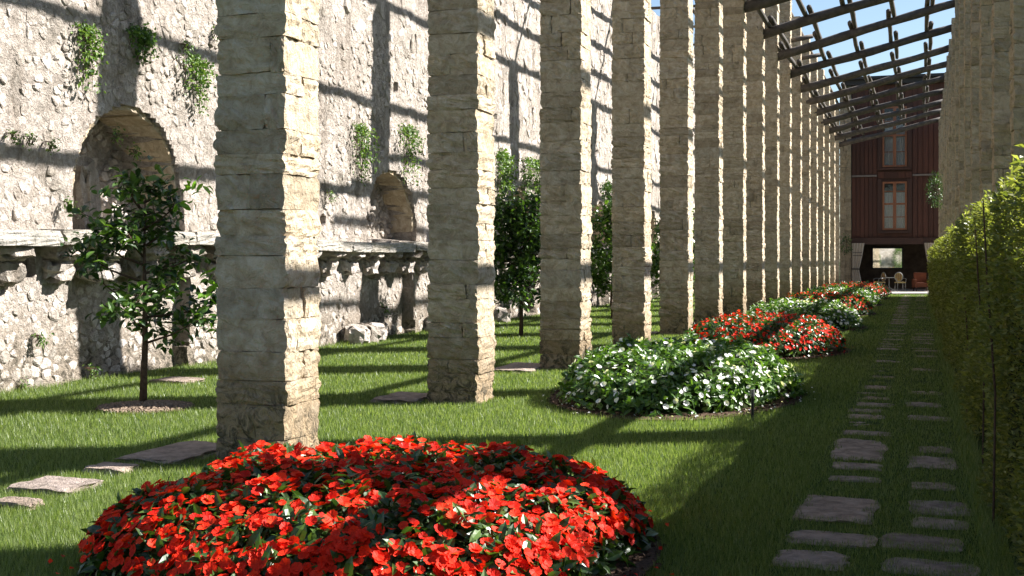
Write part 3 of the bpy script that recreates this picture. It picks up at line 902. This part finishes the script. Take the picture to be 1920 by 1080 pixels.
BL_LO = (np.array([(0, 0, 0)] + [(.032*math.cos(a)*(1 if i % 2 else .72), .032*math.sin(a)*(1 if i % 2 else .72), .008*(i % 2)) for i, a in enumerate(np.linspace(0, 2*math.pi, 11)[:-1])]),
         np.array([(0, 1+i, 1+(i+1) % 10) for i in range(10)]))

# ------------------------------------------------------------ FLOWER BEDS
def mound(u):                                                       # u = relative radius 0..1
    return np.maximum(0, 1-u**5.0)**.55
def flower_bed(idx, cx, cy, rx, ry, h, colour):
    labels = ['big round bed of scarlet impatiens filling the foreground below the nearest pillar',
              'bed of white impatiens with lime green leaves beside the third and fourth pillars',
              'second bed of red impatiens, right behind the nearest white bed',
              'second bed of white impatiens, between the second and third red beds',
              'third bed of red impatiens from the front along the lawn',
              'third bed of white impatiens from the front, mostly green',
              'fourth narrow-looking bed of red impatiens far down the lawn',
              'farthest low bed of mostly green impatiens with red blossoms by the loggia terrace']
    r = empty('flower_bed', (cx, cy, gz(cx, cy))); tag(r, labels[idx], 'flower bed', 'flower beds in a line along the lawn')
    lr = np.random.default_rng(100+idx)
    # soil ring
    n = 48; v = [(0, 0, .02)]; ph = lr.uniform(0, 6)
    for i in range(n):
        a = 2*math.pi*i/n; w = 1.10 + .03*math.sin(3*a+ph)
        v.append((rx*w*math.cos(a), ry*w*math.sin(a), .004))
    m = MB(); m.add(v, [(0, 1+i, 1+(i+1) % n) for i in range(n)]); m.build('soil', M['soil'], r)
    cl = 420 if idx < 3 else 60
    P = np.stack([rx*1.08*np.cos(t_ := lr.uniform(0, 2*np.pi, cl)) * (q_ := lr.uniform(.9, 1.02, cl)), ry*1.08*np.sin(t_)*q_, np.full(cl, .008)], 1)
    Rr = frames(lr.normal(size=(cl, 3)), scale=lr.uniform(.008, .028, cl))
    V6, F6 = BLK_LO[0]
    tag(link('soil_clods', bake('soil_clods', V6, F6, Rr, P), M['soil'], r), kind='stuff')
    # dark core added under the leaves to block light
    n, mrow = 40, 10; v = []; f = []
    for j in range(mrow+1):
        u = (j/mrow)**.6 * .985
        for i in range(n):
            a = 2*math.pi*i/n
            v.append((.91*rx*u*math.cos(a), .91*ry*u*math.sin(a), (float(mound(np.array(u)))*(h-.09) if j < mrow else .0)))
    f = [(j*n+i, j*n+(i+1) % n, (j+1)*n+(i+1) % n, (j+1)*n+i) for j in range(mrow) for i in range(n)]
    m = MB(); m.add(v, f); m.build('blocking_core', M['hedge_core'], r)
    def surf(N_, rim=1.0, power=.5):
        u = lr.uniform(0, 1, N_)**power; a = lr.uniform(0, 2*np.pi, N_)
        # more samples on the steep rim
        k = lr.uniform(size=N_) < .30; u[k] = lr.uniform(.86, 1.0, k.sum())
        lump = (.55 if idx == 0 else 1)*(.045*np.sin(a*5+u*9+idx) + .035*np.sin(a*9-u*13) + .035*np.sin(u*25*np.cos(a)+idx*2) + .03*np.sin(u*31*np.sin(a+idx)))
        rad = u*(1+(.02 if idx == 0 else .04)*np.sin(a*3+idx)+.02*np.sin(a*7))
        if idx == 0: rad = rad*(np.abs(np.cos(a))**2.9+np.abs(np.sin(a))**2.9)**(-1/2.9)*.97
        X = rx*rad*np.cos(a); Y = ry*rad*np.sin(a)
        Z = mound(u)*(h+lump)
        e = .02
        dz = (mound(np.minimum(u+e, 1))-mound(np.maximum(u-e, 0)))/(2*e)*h
        nr = np.stack([-dz*np.cos(a)/rx, -dz*np.sin(a)/ry, np.ones(N_)], 1)
        nr /= np.linalg.norm(nr, axis=1, keepdims=True)
        return np.stack([X, Y, Z], 1), nr, u
    near = idx < 3
    if near:
        fp = 90; a_ = lr.uniform(0, 2*np.pi, fp); q_ = lr.uniform(.98, 1.2, fp)
        PP = np.stack([rx*q_*np.cos(a_), ry*q_*np.sin(a_), np.full(fp, .03)], 1)
        tag(link('fallen_petals', bake('fallen_petals', *leaf_lo(.028, .024), frames(np.array([[0, 0, 1.]])+lr.normal(0, .3, (fp, 3))), PP), M['red'] if colour == 'red' else M['white'], r), kind='stuff')
    lm = M['imp_leaf'] if colour == 'red' else M['imp_leaf_w']
    nl = {0: 11000, 1: 9000, 2: 6000}.get(idx, 3200 if idx < 6 else 2000)
    P, nr, u = surf(nl)
    P -= nr*lr.uniform(0, .07, nl)[:, None]; P[:, 2] = np.maximum(P[:, 2], .02)
    d = nr + lr.normal(0, .55, (nl, 3)); d[:, 2] += .25
    sc_ = lr.uniform(.7, 1.25, nl) * (1.0 if near else 1.35)
    tv, tf = (leaf_t(.085, .034) if near else leaf_lo(.09, .04))
    # the leaf's own y axis points outwards along d, its face looks up
    dirv = d/np.linalg.norm(d, axis=1, keepdims=True)
    out = lr.normal(0, 1, (nl, 3)); out -= (out*dirv).sum(1, keepdims=True)*dirv; out /= np.linalg.norm(out, axis=1, keepdims=True)
    lay = dirv*.45+out*.9; lay /= np.linalg.norm(lay, axis=1, keepdims=True)
    side = np.cross(lay, dirv); side /= np.linalg.norm(side, axis=1, keepdims=True); up = np.cross(side, lay)
    R_ = np.stack([side, lay, up], 2)*sc_[:, None, None]
    tag(link('foliage', bake('foliage', tv, tf, R_, P), lm, r), kind='stuff')
    nb = {0: 3900, 1: 520, 2: 1500, 3: 700, 4: 1200, 5: 420, 6: 1150, 7: 480}[idx]
    P, nr, u = surf(nb)
    if idx == 7: pass
    P += nr*lr.uniform(.005, .035, nb)[:, None]
    keep = P[:, 2] > (.10 if colour == 'red' else .07); P, nr, u = P[keep], nr[keep], u[keep]; nb = len(P)
    d = nr + lr.normal(0, .38, (nb, 3)) + np.array([0, -.1, .15])
    scl = lr.uniform(.55, .95, nb) * (1.0 if idx < 3 else 1.25)
    R_ = frames(d, scale=scl, spin=lr.uniform(0, 6.28, nb))
    pm_ = M['red'] if colour == 'red' else M['white']
    nind = {0: 300, 1: 260, 2: 300}.get(idx, 0)
    # those that show largest: facing the camera side, in frame
    wp = P + np.array([cx, cy, 0])
    zc = -wp[:, 0]*ST + wp[:, 1]*CT; uu = 960+2300*(wp[:, 0]*CT+wp[:, 1]*ST)/zc; vv = 487+2300*(1.4-wp[:, 2])/zc
    vis = (vv < 1075) & (uu > 5) & (uu < 1915)
    tocam = -wp + np.array([0, 0, 1.4]); tocam /= np.linalg.norm(tocam, axis=1, keepdims=True)
    score = np.where(vis, np.maximum((nr*tocam).sum(1), 0)/zc, 0)
    order = np.argsort(-score)
    ind, rest = order[:nind], order[nind:]
    if nind:
        me = mesh_np('blossom', BL_T[0], BL_T[1]); me.materials.append(pm_)
        for i in ind:
            o = bpy.data.objects.new('blossom', me); C.objects.link(o); o.parent = r
            mt = Matrix([list(R_[i][0]), list(R_[i][1]), list(R_[i][2])]).to_4x4(); mt.translation = P[i]
            o.matrix_local = mt
    T_ = BL_T if near else BL_LO
    tag(link('blossoms', bake('blossoms', T_[0], T_[1], R_[rest], P[rest]), pm_, r), kind='stuff')
    return r
for i, b_ in enumerate(BEDS): flower_bed(i, *b_)
# garden spike in the white bed
sx, sy = px(1411, 786)
sp = empty('garden_spike', (sx, sy, 0)); tag(sp, 'short black stake light at the front of the nearest white bed', 'stake')
MB().tube([(0, 0, -.05), (0, 0, .20)], .013, 8).build('stake', M['black'], sp)
MB().tube([(0, 0, .201), (0, 0, .26)], .020, 10).build('lamp_head', M['metal'], sp)

# ------------------------------------------------------------ TREES
def lay_frames(lr, lay, upbias, scale):
    lay = lay/np.linalg.norm(lay, axis=1, keepdims=True)
    r_ = lr.normal(0, .6, lay.shape); r_[:, 2] += upbias
    side = np.cross(lay, r_); side /= np.linalg.norm(side, axis=1, keepdims=True); up = np.cross(side, lay)
    return np.stack([side, lay, up], 2)*scale[:, None, None]
def tree(x, y, H, trunk_h, cw, seed, nleaf, label, leafmat, LL=.11, young=False, density=1, low=.28, clump=10):
    lr = np.random.default_rng(seed); rd = random.Random(seed)
    r = empty('lemon_tree', (x, y, 0)); tag(r, label, 'tree', 'young trees between the left pillars and the wall')
    tb_ = MB(); top = Vector((rd.uniform(-.03, .08), rd.uniform(-.05, .05), H*.82))
    pts = [Vector((0, 0, -.05)), Vector((.01, 0, trunk_h*.5)), Vector((rd.uniform(-.03, .03), 0, trunk_h)), Vector((top.x*.6, top.y, H*.6)), top]
    tb_.tube(pts, [.036*H/2.2, .030*H/2.2, .026*H/2.2, .014, .006], 9); tb_.build('trunk', M['bark'], r, True)
    tips = []
    br = MB()
    nb = 17
    for i in range(nb):
        t = i/(nb-1); z0 = trunk_h + (H*.80-trunk_h)*t
        a = i*2.4+rd.uniform(-.4, .4)
        reach = cw*(.62+.38*math.sin(math.pi*min(1, t*.9+.25)))*rd.uniform(.75, 1.1)*(1-.45*t)
        p0 = Vector((0, 0, z0)); p2 = Vector((math.cos(a)*reach, math.sin(a)*reach, z0+rd.uniform(.12, .42)*H*.35))
        p1 = p0.lerp(p2, .5)+Vector((0, 0, -.03))
        br.tube([p0, p1, p2], [.014, .009, .004], 5)
        for s in range(5 if density > 1 else 4):
            q0 = p0.lerp(p2, rd.uniform(.35, 1)); q1 = q0+Vector((rd.gauss(0, 1), rd.gauss(0, 1), rd.gauss(.3, .8))).normalized()*rd.uniform(.12, .32)*H/2.2
            br.tube([q0, q0.lerp(q1, .5)+Vector((0, 0, .01)), q1], [.006, .004, .002], 4); tips.append((q0, q1))
        tips.append((p1, p2))
    br.build('branches', M['bark'], r, True)
    T_, D_ = [], []
    for k in range(nleaf):
        a, b_ = tips[rd.randrange(len(tips))]
        p = a.lerp(b_, rd.uniform(.25, 1.05)); sp_ = .05 if density == 1 else .11
        p = p + Vector((rd.gauss(0, sp_), rd.gauss(0, sp_), rd.gauss(0, sp_)))
        if p.z < trunk_h*.75: continue
        T_.append(p); D_.append(Vector((rd.gauss(0, 1), rd.gauss(0, 1), rd.gauss(-.15, .7)))+(b_-a).normalized()*.7)
    T_ = np.array([t[:] for t in T_]); D_ = np.array([t[:] for t in D_])
    tv, tf = leaf_t(LL, LL*.5, .2, .2)
    scl = lr.uniform(.55, 1.2, len(T_))
    tag(link('crown', bake('crown', tv, tf, lay_frames(lr, D_, 1.0, scl), T_), leafmat, r), kind='stuff')
    if young:
        Ty, Dy = [], []
        for (cx_, cy_, cz_, n_) in young:
            for k in range(n_):
                Ty.append((cx_+rd.gauss(0, .05), cy_+rd.gauss(0, .05), cz_+rd.gauss(0, .06))); Dy.append((rd.gauss(.3, 1), rd.gauss(0, .6), rd.gauss(-.1, .7)))
        tv, tf = leaf_t(.13, .055, .2, .25)
        tag(link('young_leaves', bake('young_leaves', tv, tf, lay_frames(lr, np.array(Dy), .8, lr.uniform(.7, 1.1, len(Ty))), np.array(Ty)), M['young'], r), kind='stuff')
    return r
tx, ty = px(268, 764)
tree(tx, ty, 2.42, .60, .78, 11, 1400, 'sparse young lemon tree in a mulch ring at left, in front of the arched niche', M['tree_leaf'], .115,
     young=[(.50, .1, 2.12, 14), (.62, .2, 1.25, 12), (.66, .1, 1.02, 8), (.45, .0, 1.9, 6)])
mu = MB(); n = 30; rd = random.Random(3)
mv = [(0, 0, .05)] + [(.46*math.cos(2*math.pi*i/n)*(1+rd.uniform(-.06, .06)), .46*math.sin(2*math.pi*i/n)*(1+rd.uniform(-.06, .06)), .004) for i in range(n)]
mu.add([(a+tx+.03, b_+ty, c) for a, b_, c in mv], [(0, 1+i, 1+(i+1) % n) for i in range(n)])
mul = mu.build('mulch', M['soil'], lawn); mul['kind'] = 'stuff'
lr = np.random.default_rng(4); cl = 1500
ra = .44*np.sqrt(lr.uniform(0, 1, cl)); aa = lr.uniform(0, 6.28, cl)
P = np.stack([tx+.03+ra*np.cos(aa), ty+ra*np.sin(aa), .05*(1-ra/.46)+.006], 1)
M['gravel'] = plain('mulch_chips', (.20, .15, .11), .95, .1, .5, 40)
tag(link('mulch_chips', bake('mulch_chips', BLK_LO[1][0], BLK_LO[1][1], frames(lr.normal(size=(cl, 3)), scale=lr.uniform(.010, .026, cl)), P), M['gravel'], lawn), kind='stuff')
tree(-6.95, 21.5, 2.75, .55, .95, 21, 5200, 'dense dark bushy lemon tree seen between the second and third pillars', M['tree_leaf'], .12, density=2)
tree(-6.95, 28.6, 2.9, .35, .95, 22, 4200, 'bright green bushy lemon tree seen between the third and fourth pillars', M['tree_leaf2'], .13, density=2)
tree(-6.95, 36.6, 3.1, .4, 1.0, 23, 3200, 'green lemon tree seen in the slit between the fourth and fifth pillars', M['tree_leaf2'], .15, density=2)
tree(-6.95, 44.2, 3.1, .4, 1.0, 24, 2500, 'far green lemon tree seen in the slit right of the fifth pillar', M['tree_leaf2'], .15, density=2)

# plants growing on the wall
def wall_plant(name, u, v0, v1, w_px, seed, label, hang=True, n=500, leaf=.045, mat='climber', group='plants hanging on the wall'):
    t = (u-960)/2300; Yc = (-WX)*(CT+t*ST)/(ST-t*CT)
    zc = zcam(WX, Yc); z1 = 1.4+(487-v0)*zc/2300; z0 = 1.4+(487-v1)*zc/2300
    # width along Y that spans w_px
    t2 = (u+w_px/2-960)/2300; t1 = (u-w_px/2-960)/2300
    wy = abs((-WX)*(CT+t2*ST)/(ST-t2*CT)-(-WX)*(CT+t1*ST)/(ST-t1*CT))
    lr = np.random.default_rng(seed); H = z1-z0
    r = empty(name, (WX, Yc, z1)); tag(r, label, 'wall plant', group)
    nst = 9
    sy_ = lr.normal(0, .22, nst)*wy; ln = lr.uniform(.45, 1.0, nst)*H; ln[0] = H
    st = MB(); T_ = []
    for i in range(nst):
        y1 = sy_[i]+lr.normal(0, .08)*wy
        pts = [(-.02, sy_[i]*.4, 0), (.07, sy_[i], -.12*ln[i]), (.09, (sy_[i]+y1)/2, -.5*ln[i]), (.06, y1, -ln[i])]
        st.tube(pts, .004, 4)
        m_ = int(n*ln[i]/ln.sum())
        tt = lr.uniform(0, 1, m_)
        for q in tt:
            k = min(2, int(q*3)); f_ = q*3-k; p = Vector(pts[k]).lerp(Vector(pts[k+1]), f_)
            sp_ = .28*wy*(1-.6*q)
            T_.append((p.x+abs(lr.normal(0, .05)), p.y+lr.normal(0, sp_*.5), p.z+lr.normal(0, .04)))
    st.build('stems', M['bark'], r)
    T_ = np.array(T_); D_ = lr.normal(0, 1, (len(T_), 3)); D_[:, 2] -= .5; D_[:, 0] += .4
    tv, tf = leaf_t(leaf*1.3, leaf*.75, .2, .2)
    tag(link('leaves', bake('leaves', tv, tf, lay_frames(lr, D_, .6, lr.uniform(.6, 1.2, len(T_))), T_), M[mat], r), kind='stuff')
wall_plant('hanging_plant', 152, 50, 172, 60, 31, 'long hanging creeper high on the wall at top left', n=420)
wall_plant('hanging_plant', 255, 58, 118, 46, 32, 'dark green bushy tuft on the wall above the large niche', n=420, mat='imp_leaf_w')
wall_plant('hanging_plant', 358, 108, 218, 62, 33, 'trailing creeper on the wall just left of the nearest pillar', n=420)
wall_plant('hanging_plant', 672, 236, 342, 40, 34, 'slim hanging creeper left of the small niche between the first two pillars', n=520)
wall_plant('hanging_plant', 760, 238, 350, 44, 35, 'hanging creeper over the right side of the small niche', n=560)
wall_plant('hanging_plant', 941, 285, 410, 44, 36, 'leafy creeper on the wall right beside the second pillar', n=700, leaf=.07)
wall_plant('hanging_plant', 1000, 300, 400, 46, 37, 'leafy creeper on the wall left of the third pillar', n=700, leaf=.07)
wall_plant('hanging_plant', 1136, 345, 420, 44, 38, 'dark creeper on the wall above the bright lemon tree', n=500, leaf=.09, mat='imp_leaf')
for i, (u, v, lab) in enumerate([(45, 268, 'small green tuft on the wall at the left edge'), (15, 262, 'tiny weed on the wall at the extreme left edge'),
                                 (88, 278, 'small weed left of the large niche'), (240, 292, 'small fern inside the large niche'),
                                 (205, 262, 'dark weed at the back of the large niche'), (398, 70, 'tiny tuft high on the wall by the nearest pillar'),
                                 (340, 95, 'small tuft above the trailing creeper'), (62, 640, 'weed low on the wall near the left edge'),
                                 (30, 795 - 60, 'weed clump where wall and lawn meet at left'), (162, 702, 'weed at the wall foot left of the young tree'),
                                 (715, 588, 'small weed on the lower wall between the first two pillars'), (610, 372, 'tiny weed on the wall right of the nearest pillar'),
                                 (120, 390, 'low weed growing on the stone ledge'), (250, 410, 'weed clump at the base of the large niche')]):
    wall_plant('wall_weed', u, v-13, v+9, 15, 60+i, lab, n=60, leaf=.03, group='weeds growing in the wall')

# bushes hanging on pillars far off
def bush(x, y, z, r_, seed, label, n=600, mat='imp_leaf', leaf=.10):
    lr = np.random.default_rng(seed); r = empty('climbing_bush', (x, y, z)); tag(r, label, 'bush')
    d = lr.normal(size=(n, 3)); d /= np.linalg.norm(d, axis=1, keepdims=True)
    P = d*(r_*lr.uniform(.5, 1.1, n)[:, None])*np.array([[.7, .7, 1.25]])
    tv, tf = leaf_t(leaf, leaf*.5)
    tag(link('leaves', bake('leaves', tv, tf, lay_frames(lr, d+lr.normal(0, .6, d.shape), .8, lr.uniform(.6, 1.2, n)), P), M[mat], r), kind='stuff')
    MB().tube([(0, 0, -z if z < 2 else -r_*1.3), (.05, .05, 0), (0, 0, r_*.8)], .02, 5).build('stem', M['bark'], r)
bush(x_at(1755, 60), 60, 1.4+(487-357)*57/2300, .62, 71, 'dark round bush hanging on the far right-hand pillars by the house', 700)
bush(x_at(1586, 69.2), 69.3, 1.4+(487-458)*66/2300, .42, 72, 'dim ivy clump on the stone pier left of the loggia', 300)

# ------------------------------------------------------------ HEDGE
hedge = empty('hedge', (.7, 24, 0)); tag(hedge, 'long clipped hedge on the right with sunlit top, in front of the right pillars', 'hedge')
HX0, HX1, HY0, HY1, HH = .40, .90, 2.2, 50.0, 1.73
def hsurf(y, z): return .05*np.sin(y*1.9)+.035*np.sin(y*4.3+z*3)+.03*np.sin(z*6+y*1.1)+.10*np.clip(z-.9, 0, 1)*.6-.03
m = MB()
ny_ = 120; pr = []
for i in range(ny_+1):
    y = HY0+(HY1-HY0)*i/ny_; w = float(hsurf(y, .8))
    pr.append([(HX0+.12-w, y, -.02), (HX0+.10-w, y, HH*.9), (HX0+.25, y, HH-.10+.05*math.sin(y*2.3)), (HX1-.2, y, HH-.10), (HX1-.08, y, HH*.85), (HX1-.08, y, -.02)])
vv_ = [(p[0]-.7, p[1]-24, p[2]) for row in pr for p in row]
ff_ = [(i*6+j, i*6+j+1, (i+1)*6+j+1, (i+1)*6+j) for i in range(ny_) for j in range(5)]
m.add(vv_, ff_); m.build('shade_core', M['hedge_core'], hedge)  # solid dark body behind the leaves, inner shade put into its colour
lr = np.random.default_rng(77)
def hedge_leaves(n, ya, yb, zone, size):
    y = lr.uniform(ya, yb, n)
    if zone == 'side':
        z = lr.uniform(0, 1, n)**.9*HH; x = HX0-hsurf(y, z)+lr.uniform(-.02, .12, n)+.02; nr = np.array([-1, 0, .25])
    elif zone == 'top':
        x = lr.uniform(HX0, HX1, n); z = HH+lr.uniform(-.14, .03, n)+.045*np.sin(y*2.3)+.04*np.sin(y*7+x*9)-.10*np.clip((HX0+.16-x)/.16, 0, 1)**2; nr = np.array([-.1, 0, 1])
    else:
        z = lr.uniform(.2, 1, n)*HH; x = HX1+lr.uniform(-.12, .03, n); nr = np.array([1, 0, .3])
    P = np.stack([x, y, z], 1)
    d = nr+lr.normal(0, .75, (n, 3)); d[:, 2] += .2
    return P, d, lr.uniform(.6, 1.2, n)*size
sets = [hedge_leaves(36000, 3.6, 9.5, 'side', 1.0), hedge_leaves(38000, 9.5, 22, 'side', 1.25), hedge_leaves(16000, 22, HY1, 'side', 2.0),
        hedge_leaves(8000, 3.6, 10, 'top', 1.05), hedge_leaves(12000, 10, 24, 'top', 1.35), hedge_leaves(6000, 24, HY1, 'top', 2.0), hedge_leaves(6000, 3, HY1, 'back', 2.0)]
P = np.vstack([s[0] for s in sets]); D = np.vstack([s[1] for s in sets]); Sx = np.concatenate([s[2] for s in sets])
P -= np.array([.7, 24, 0])
tv, tf = leaf_lo(.038, .019)
tag(link('foliage', bake('foliage', tv, tf, lay_frames(lr, D, .7, Sx), P), M['hedge'], hedge), kind='stuff')
# upright sprigs on the crest
n = 2600; y = 3.6+(HY1-3.6)*lr.uniform(0, 1, n)**1.4; x = lr.uniform(HX0-.02, HX1, n); Ts, Ds = [], []
hs = lr.uniform(.03, .14, n)
for i in range(n):
    for k in range(7):
        t = (k+.5)/7; Ts.append((x[i]-.7+.02*t, y[i]-24, HH-.04+.04*math.sin(y[i]*2.3)+hs[i]*t)); Ds.append(lr.normal(0, 1, 3)+np.array([0, 0, .8]))
tag(link('crest_sprigs', bake('crest_sprigs', tv, tf, lay_frames(lr, np.array(Ds), .5, lr.uniform(.7, 1.3, len(Ts))), np.array(Ts)), M['hedge_lit'], hedge), kind='stuff')
for yy in (5.75, 6.9, 8.8, 11.5, 15.2):
    x = HX0-float(hsurf(yy, .8))-.015
    MB().tube([(x-.7, yy-24, -.02), (x-.7+.01, yy-24+.01, .7), (x-.7-.03, yy-24, 1.3), (x-.7-.05, yy-24+.02, 1.72)], [.007, .007, .006, .004], 6).build('stem', M['bark'], hedge)
dl = MB(); dx_, dy_ = px(1908, 985)
dv = [(0, 0, 0), (-.03, .02, .02), (.0, .05, .035), (.035, .02, .015), (.02, -.02, .01)]
dl.add([(a+dx_, b_+dy_, c+.03) for a, b_, c in dv], [(0, 1, 2), (0, 2, 3), (0, 3, 4)])
tag(dl.build('dry_leaf', M['dry']), 'orange-brown dry leaf lying at the foot of the hedge on the right edge', 'leaf')

# ------------------------------------------------------------ GRASS
NB = 1050000
zc = 4.6*np.exp(rng.uniform(0, 1, NB)**1.0*math.log(62/4.6))
tt = rng.uniform(-.445, .445, NB)
X = (tt*CT-ST)*zc; Y = (tt*ST+CT)*zc
ok = (X > -9.15) & (X < .42) & (Y > 3.2) & (Y < 63.9)
# height limit of frame: near rows are cut by the frame's bottom
ok &= (487+2300*1.32/zc < 1130)
for (cx, cy, rx, ry, h, c) in BEDS: ok &= ((X-cx)/(rx*1.07))**2+((Y-cy)/(ry*1.07))**2 > 1
ok &= ((X-tx-.03)/.43)**2+((Y-ty)/.43)**2 > 1
for k in range(17): ok &= ~((X > LX0) & (X < LX1) & (Y > Y0+k*S) & (Y < Y0+k*S+.5))
X, Y = X[ok], Y[ok]
keep = np.ones(len(X), bool)
edge_n = (.022*np.sin(X*37+Y*11)+.018*np.sin(X*71-Y*23)+rng.normal(0, .016, len(X)))
for (x0, x1, y0, y1, tp_) in SLABS:
    mg = .028 if tp_ > 0 else .045
    if x0 > -.2: mg = .075
    keep &= ~((X > x0+mg+edge_n) & (X < x1-mg+edge_n) & (Y > y0+mg+.02+edge_n) & (Y < y1-mg+edge_n))
X, Y = X[keep], Y[keep]
nB = len(X); zc = -X*ST+Y*CT
patch = .5+.5*np.sin(X*2.1+np.sin(Y*1.3)*2)*np.sin(Y*1.7+X)
Hh = rng.uniform(.014, .038, nB)*(1+.25*patch)
onpath = (X > -.66) & (X < .30); Hh[onpath] *= .8
edge = (X > .28); Hh[edge] *= rng.uniform(1.2, 2.6, edge.sum())
wl = X < -8.9; Hh[wl] *= rng.uniform(1, 2.4, wl.sum())
Ww = .0030*(np.maximum(zc, 5)/5)**.85*rng.uniform(.7, 1.3, nB)
a = rng.uniform(0, 2*np.pi, nB); la = rng.uniform(0, 2*np.pi, nB); lm_ = rng.uniform(.1, .75, nB)*Hh
Z = ground(X, Y)-.014
B0 = np.stack([X-np.cos(a)*Ww/2, Y-np.sin(a)*Ww/2, Z], 1); B1 = np.stack([X+np.cos(a)*Ww/2, Y+np.sin(a)*Ww/2, Z], 1)
Tp = np.stack([X+np.cos(la)*lm_, Y+np.sin(la)*lm_, Z+Hh+.012], 1)
Vg = np.stack([B0, B1, Tp], 1).reshape(-1, 3)
tag(link('grass', mesh_np('grass', Vg, np.arange(nB*3).reshape(-1, 3)), M['grass']), 'short sunlit green grass covering the lawn between slabs and beds', 'grass', kind='stuff')

# ------------------------------------------------------------ stand-ins added behind the camera for the mirror to reflect
gw = empty('garden_wall', (-3.3, -9, 0)); tag(gw, 'stand-in pale stone wall added behind the viewpoint, seen only in the loggia mirror', 'wall')
J = Joined(); z = -.1
while z < 3.4:
    ch = random.uniform(.2, .3); x = -2.6
    while x < 4:
        w = random.uniform(.3, .7); J.add(random.choice(BLK_LO), (x+w/2, 0, z+ch/2), (0, 0, 0), (w, .5, ch)); x += w
    z += ch
J.build('masonry', M['wall_si'], gw)['kind'] = 'stuff'
def shrub(x, y, h, r_, seed, label):
    lr = np.random.default_rng(seed); n = 2500
    r = empty('shrub', (x, y, 0)); tag(r, label, 'shrub', 'stand-in shrubs seen only in the mirror')
    d = lr.normal(size=(n, 3)); d /= np.linalg.norm(d, axis=1, keepdims=True)
    P = d*np.array([[r_, r_, h/2]])*lr.uniform(.6, 1.05, n)[:, None]+np.array([0, 0, h/2+.1])
    tv, tf = leaf_t(.12, .06)
    tag(link('leaves', bake('leaves', tv, tf, lay_frames(lr, d, .8, lr.uniform(.7, 1.2, n)), P), M['tree_leaf2'], r), kind='stuff')
    MB().tube([(0, 0, 0), (0, 0, h*.8)], .03, 6).build('trunk', M['bark'], r)
shrub(-2.2, -7.6, 3.0, .75, 91, 'round green stand-in shrub added behind the viewpoint, at the right of the mirror image')
shrub(-4.9, -7.6, 2.6, .45, 92, 'slim green stand-in shrub added behind the viewpoint, at the left of the mirror image')
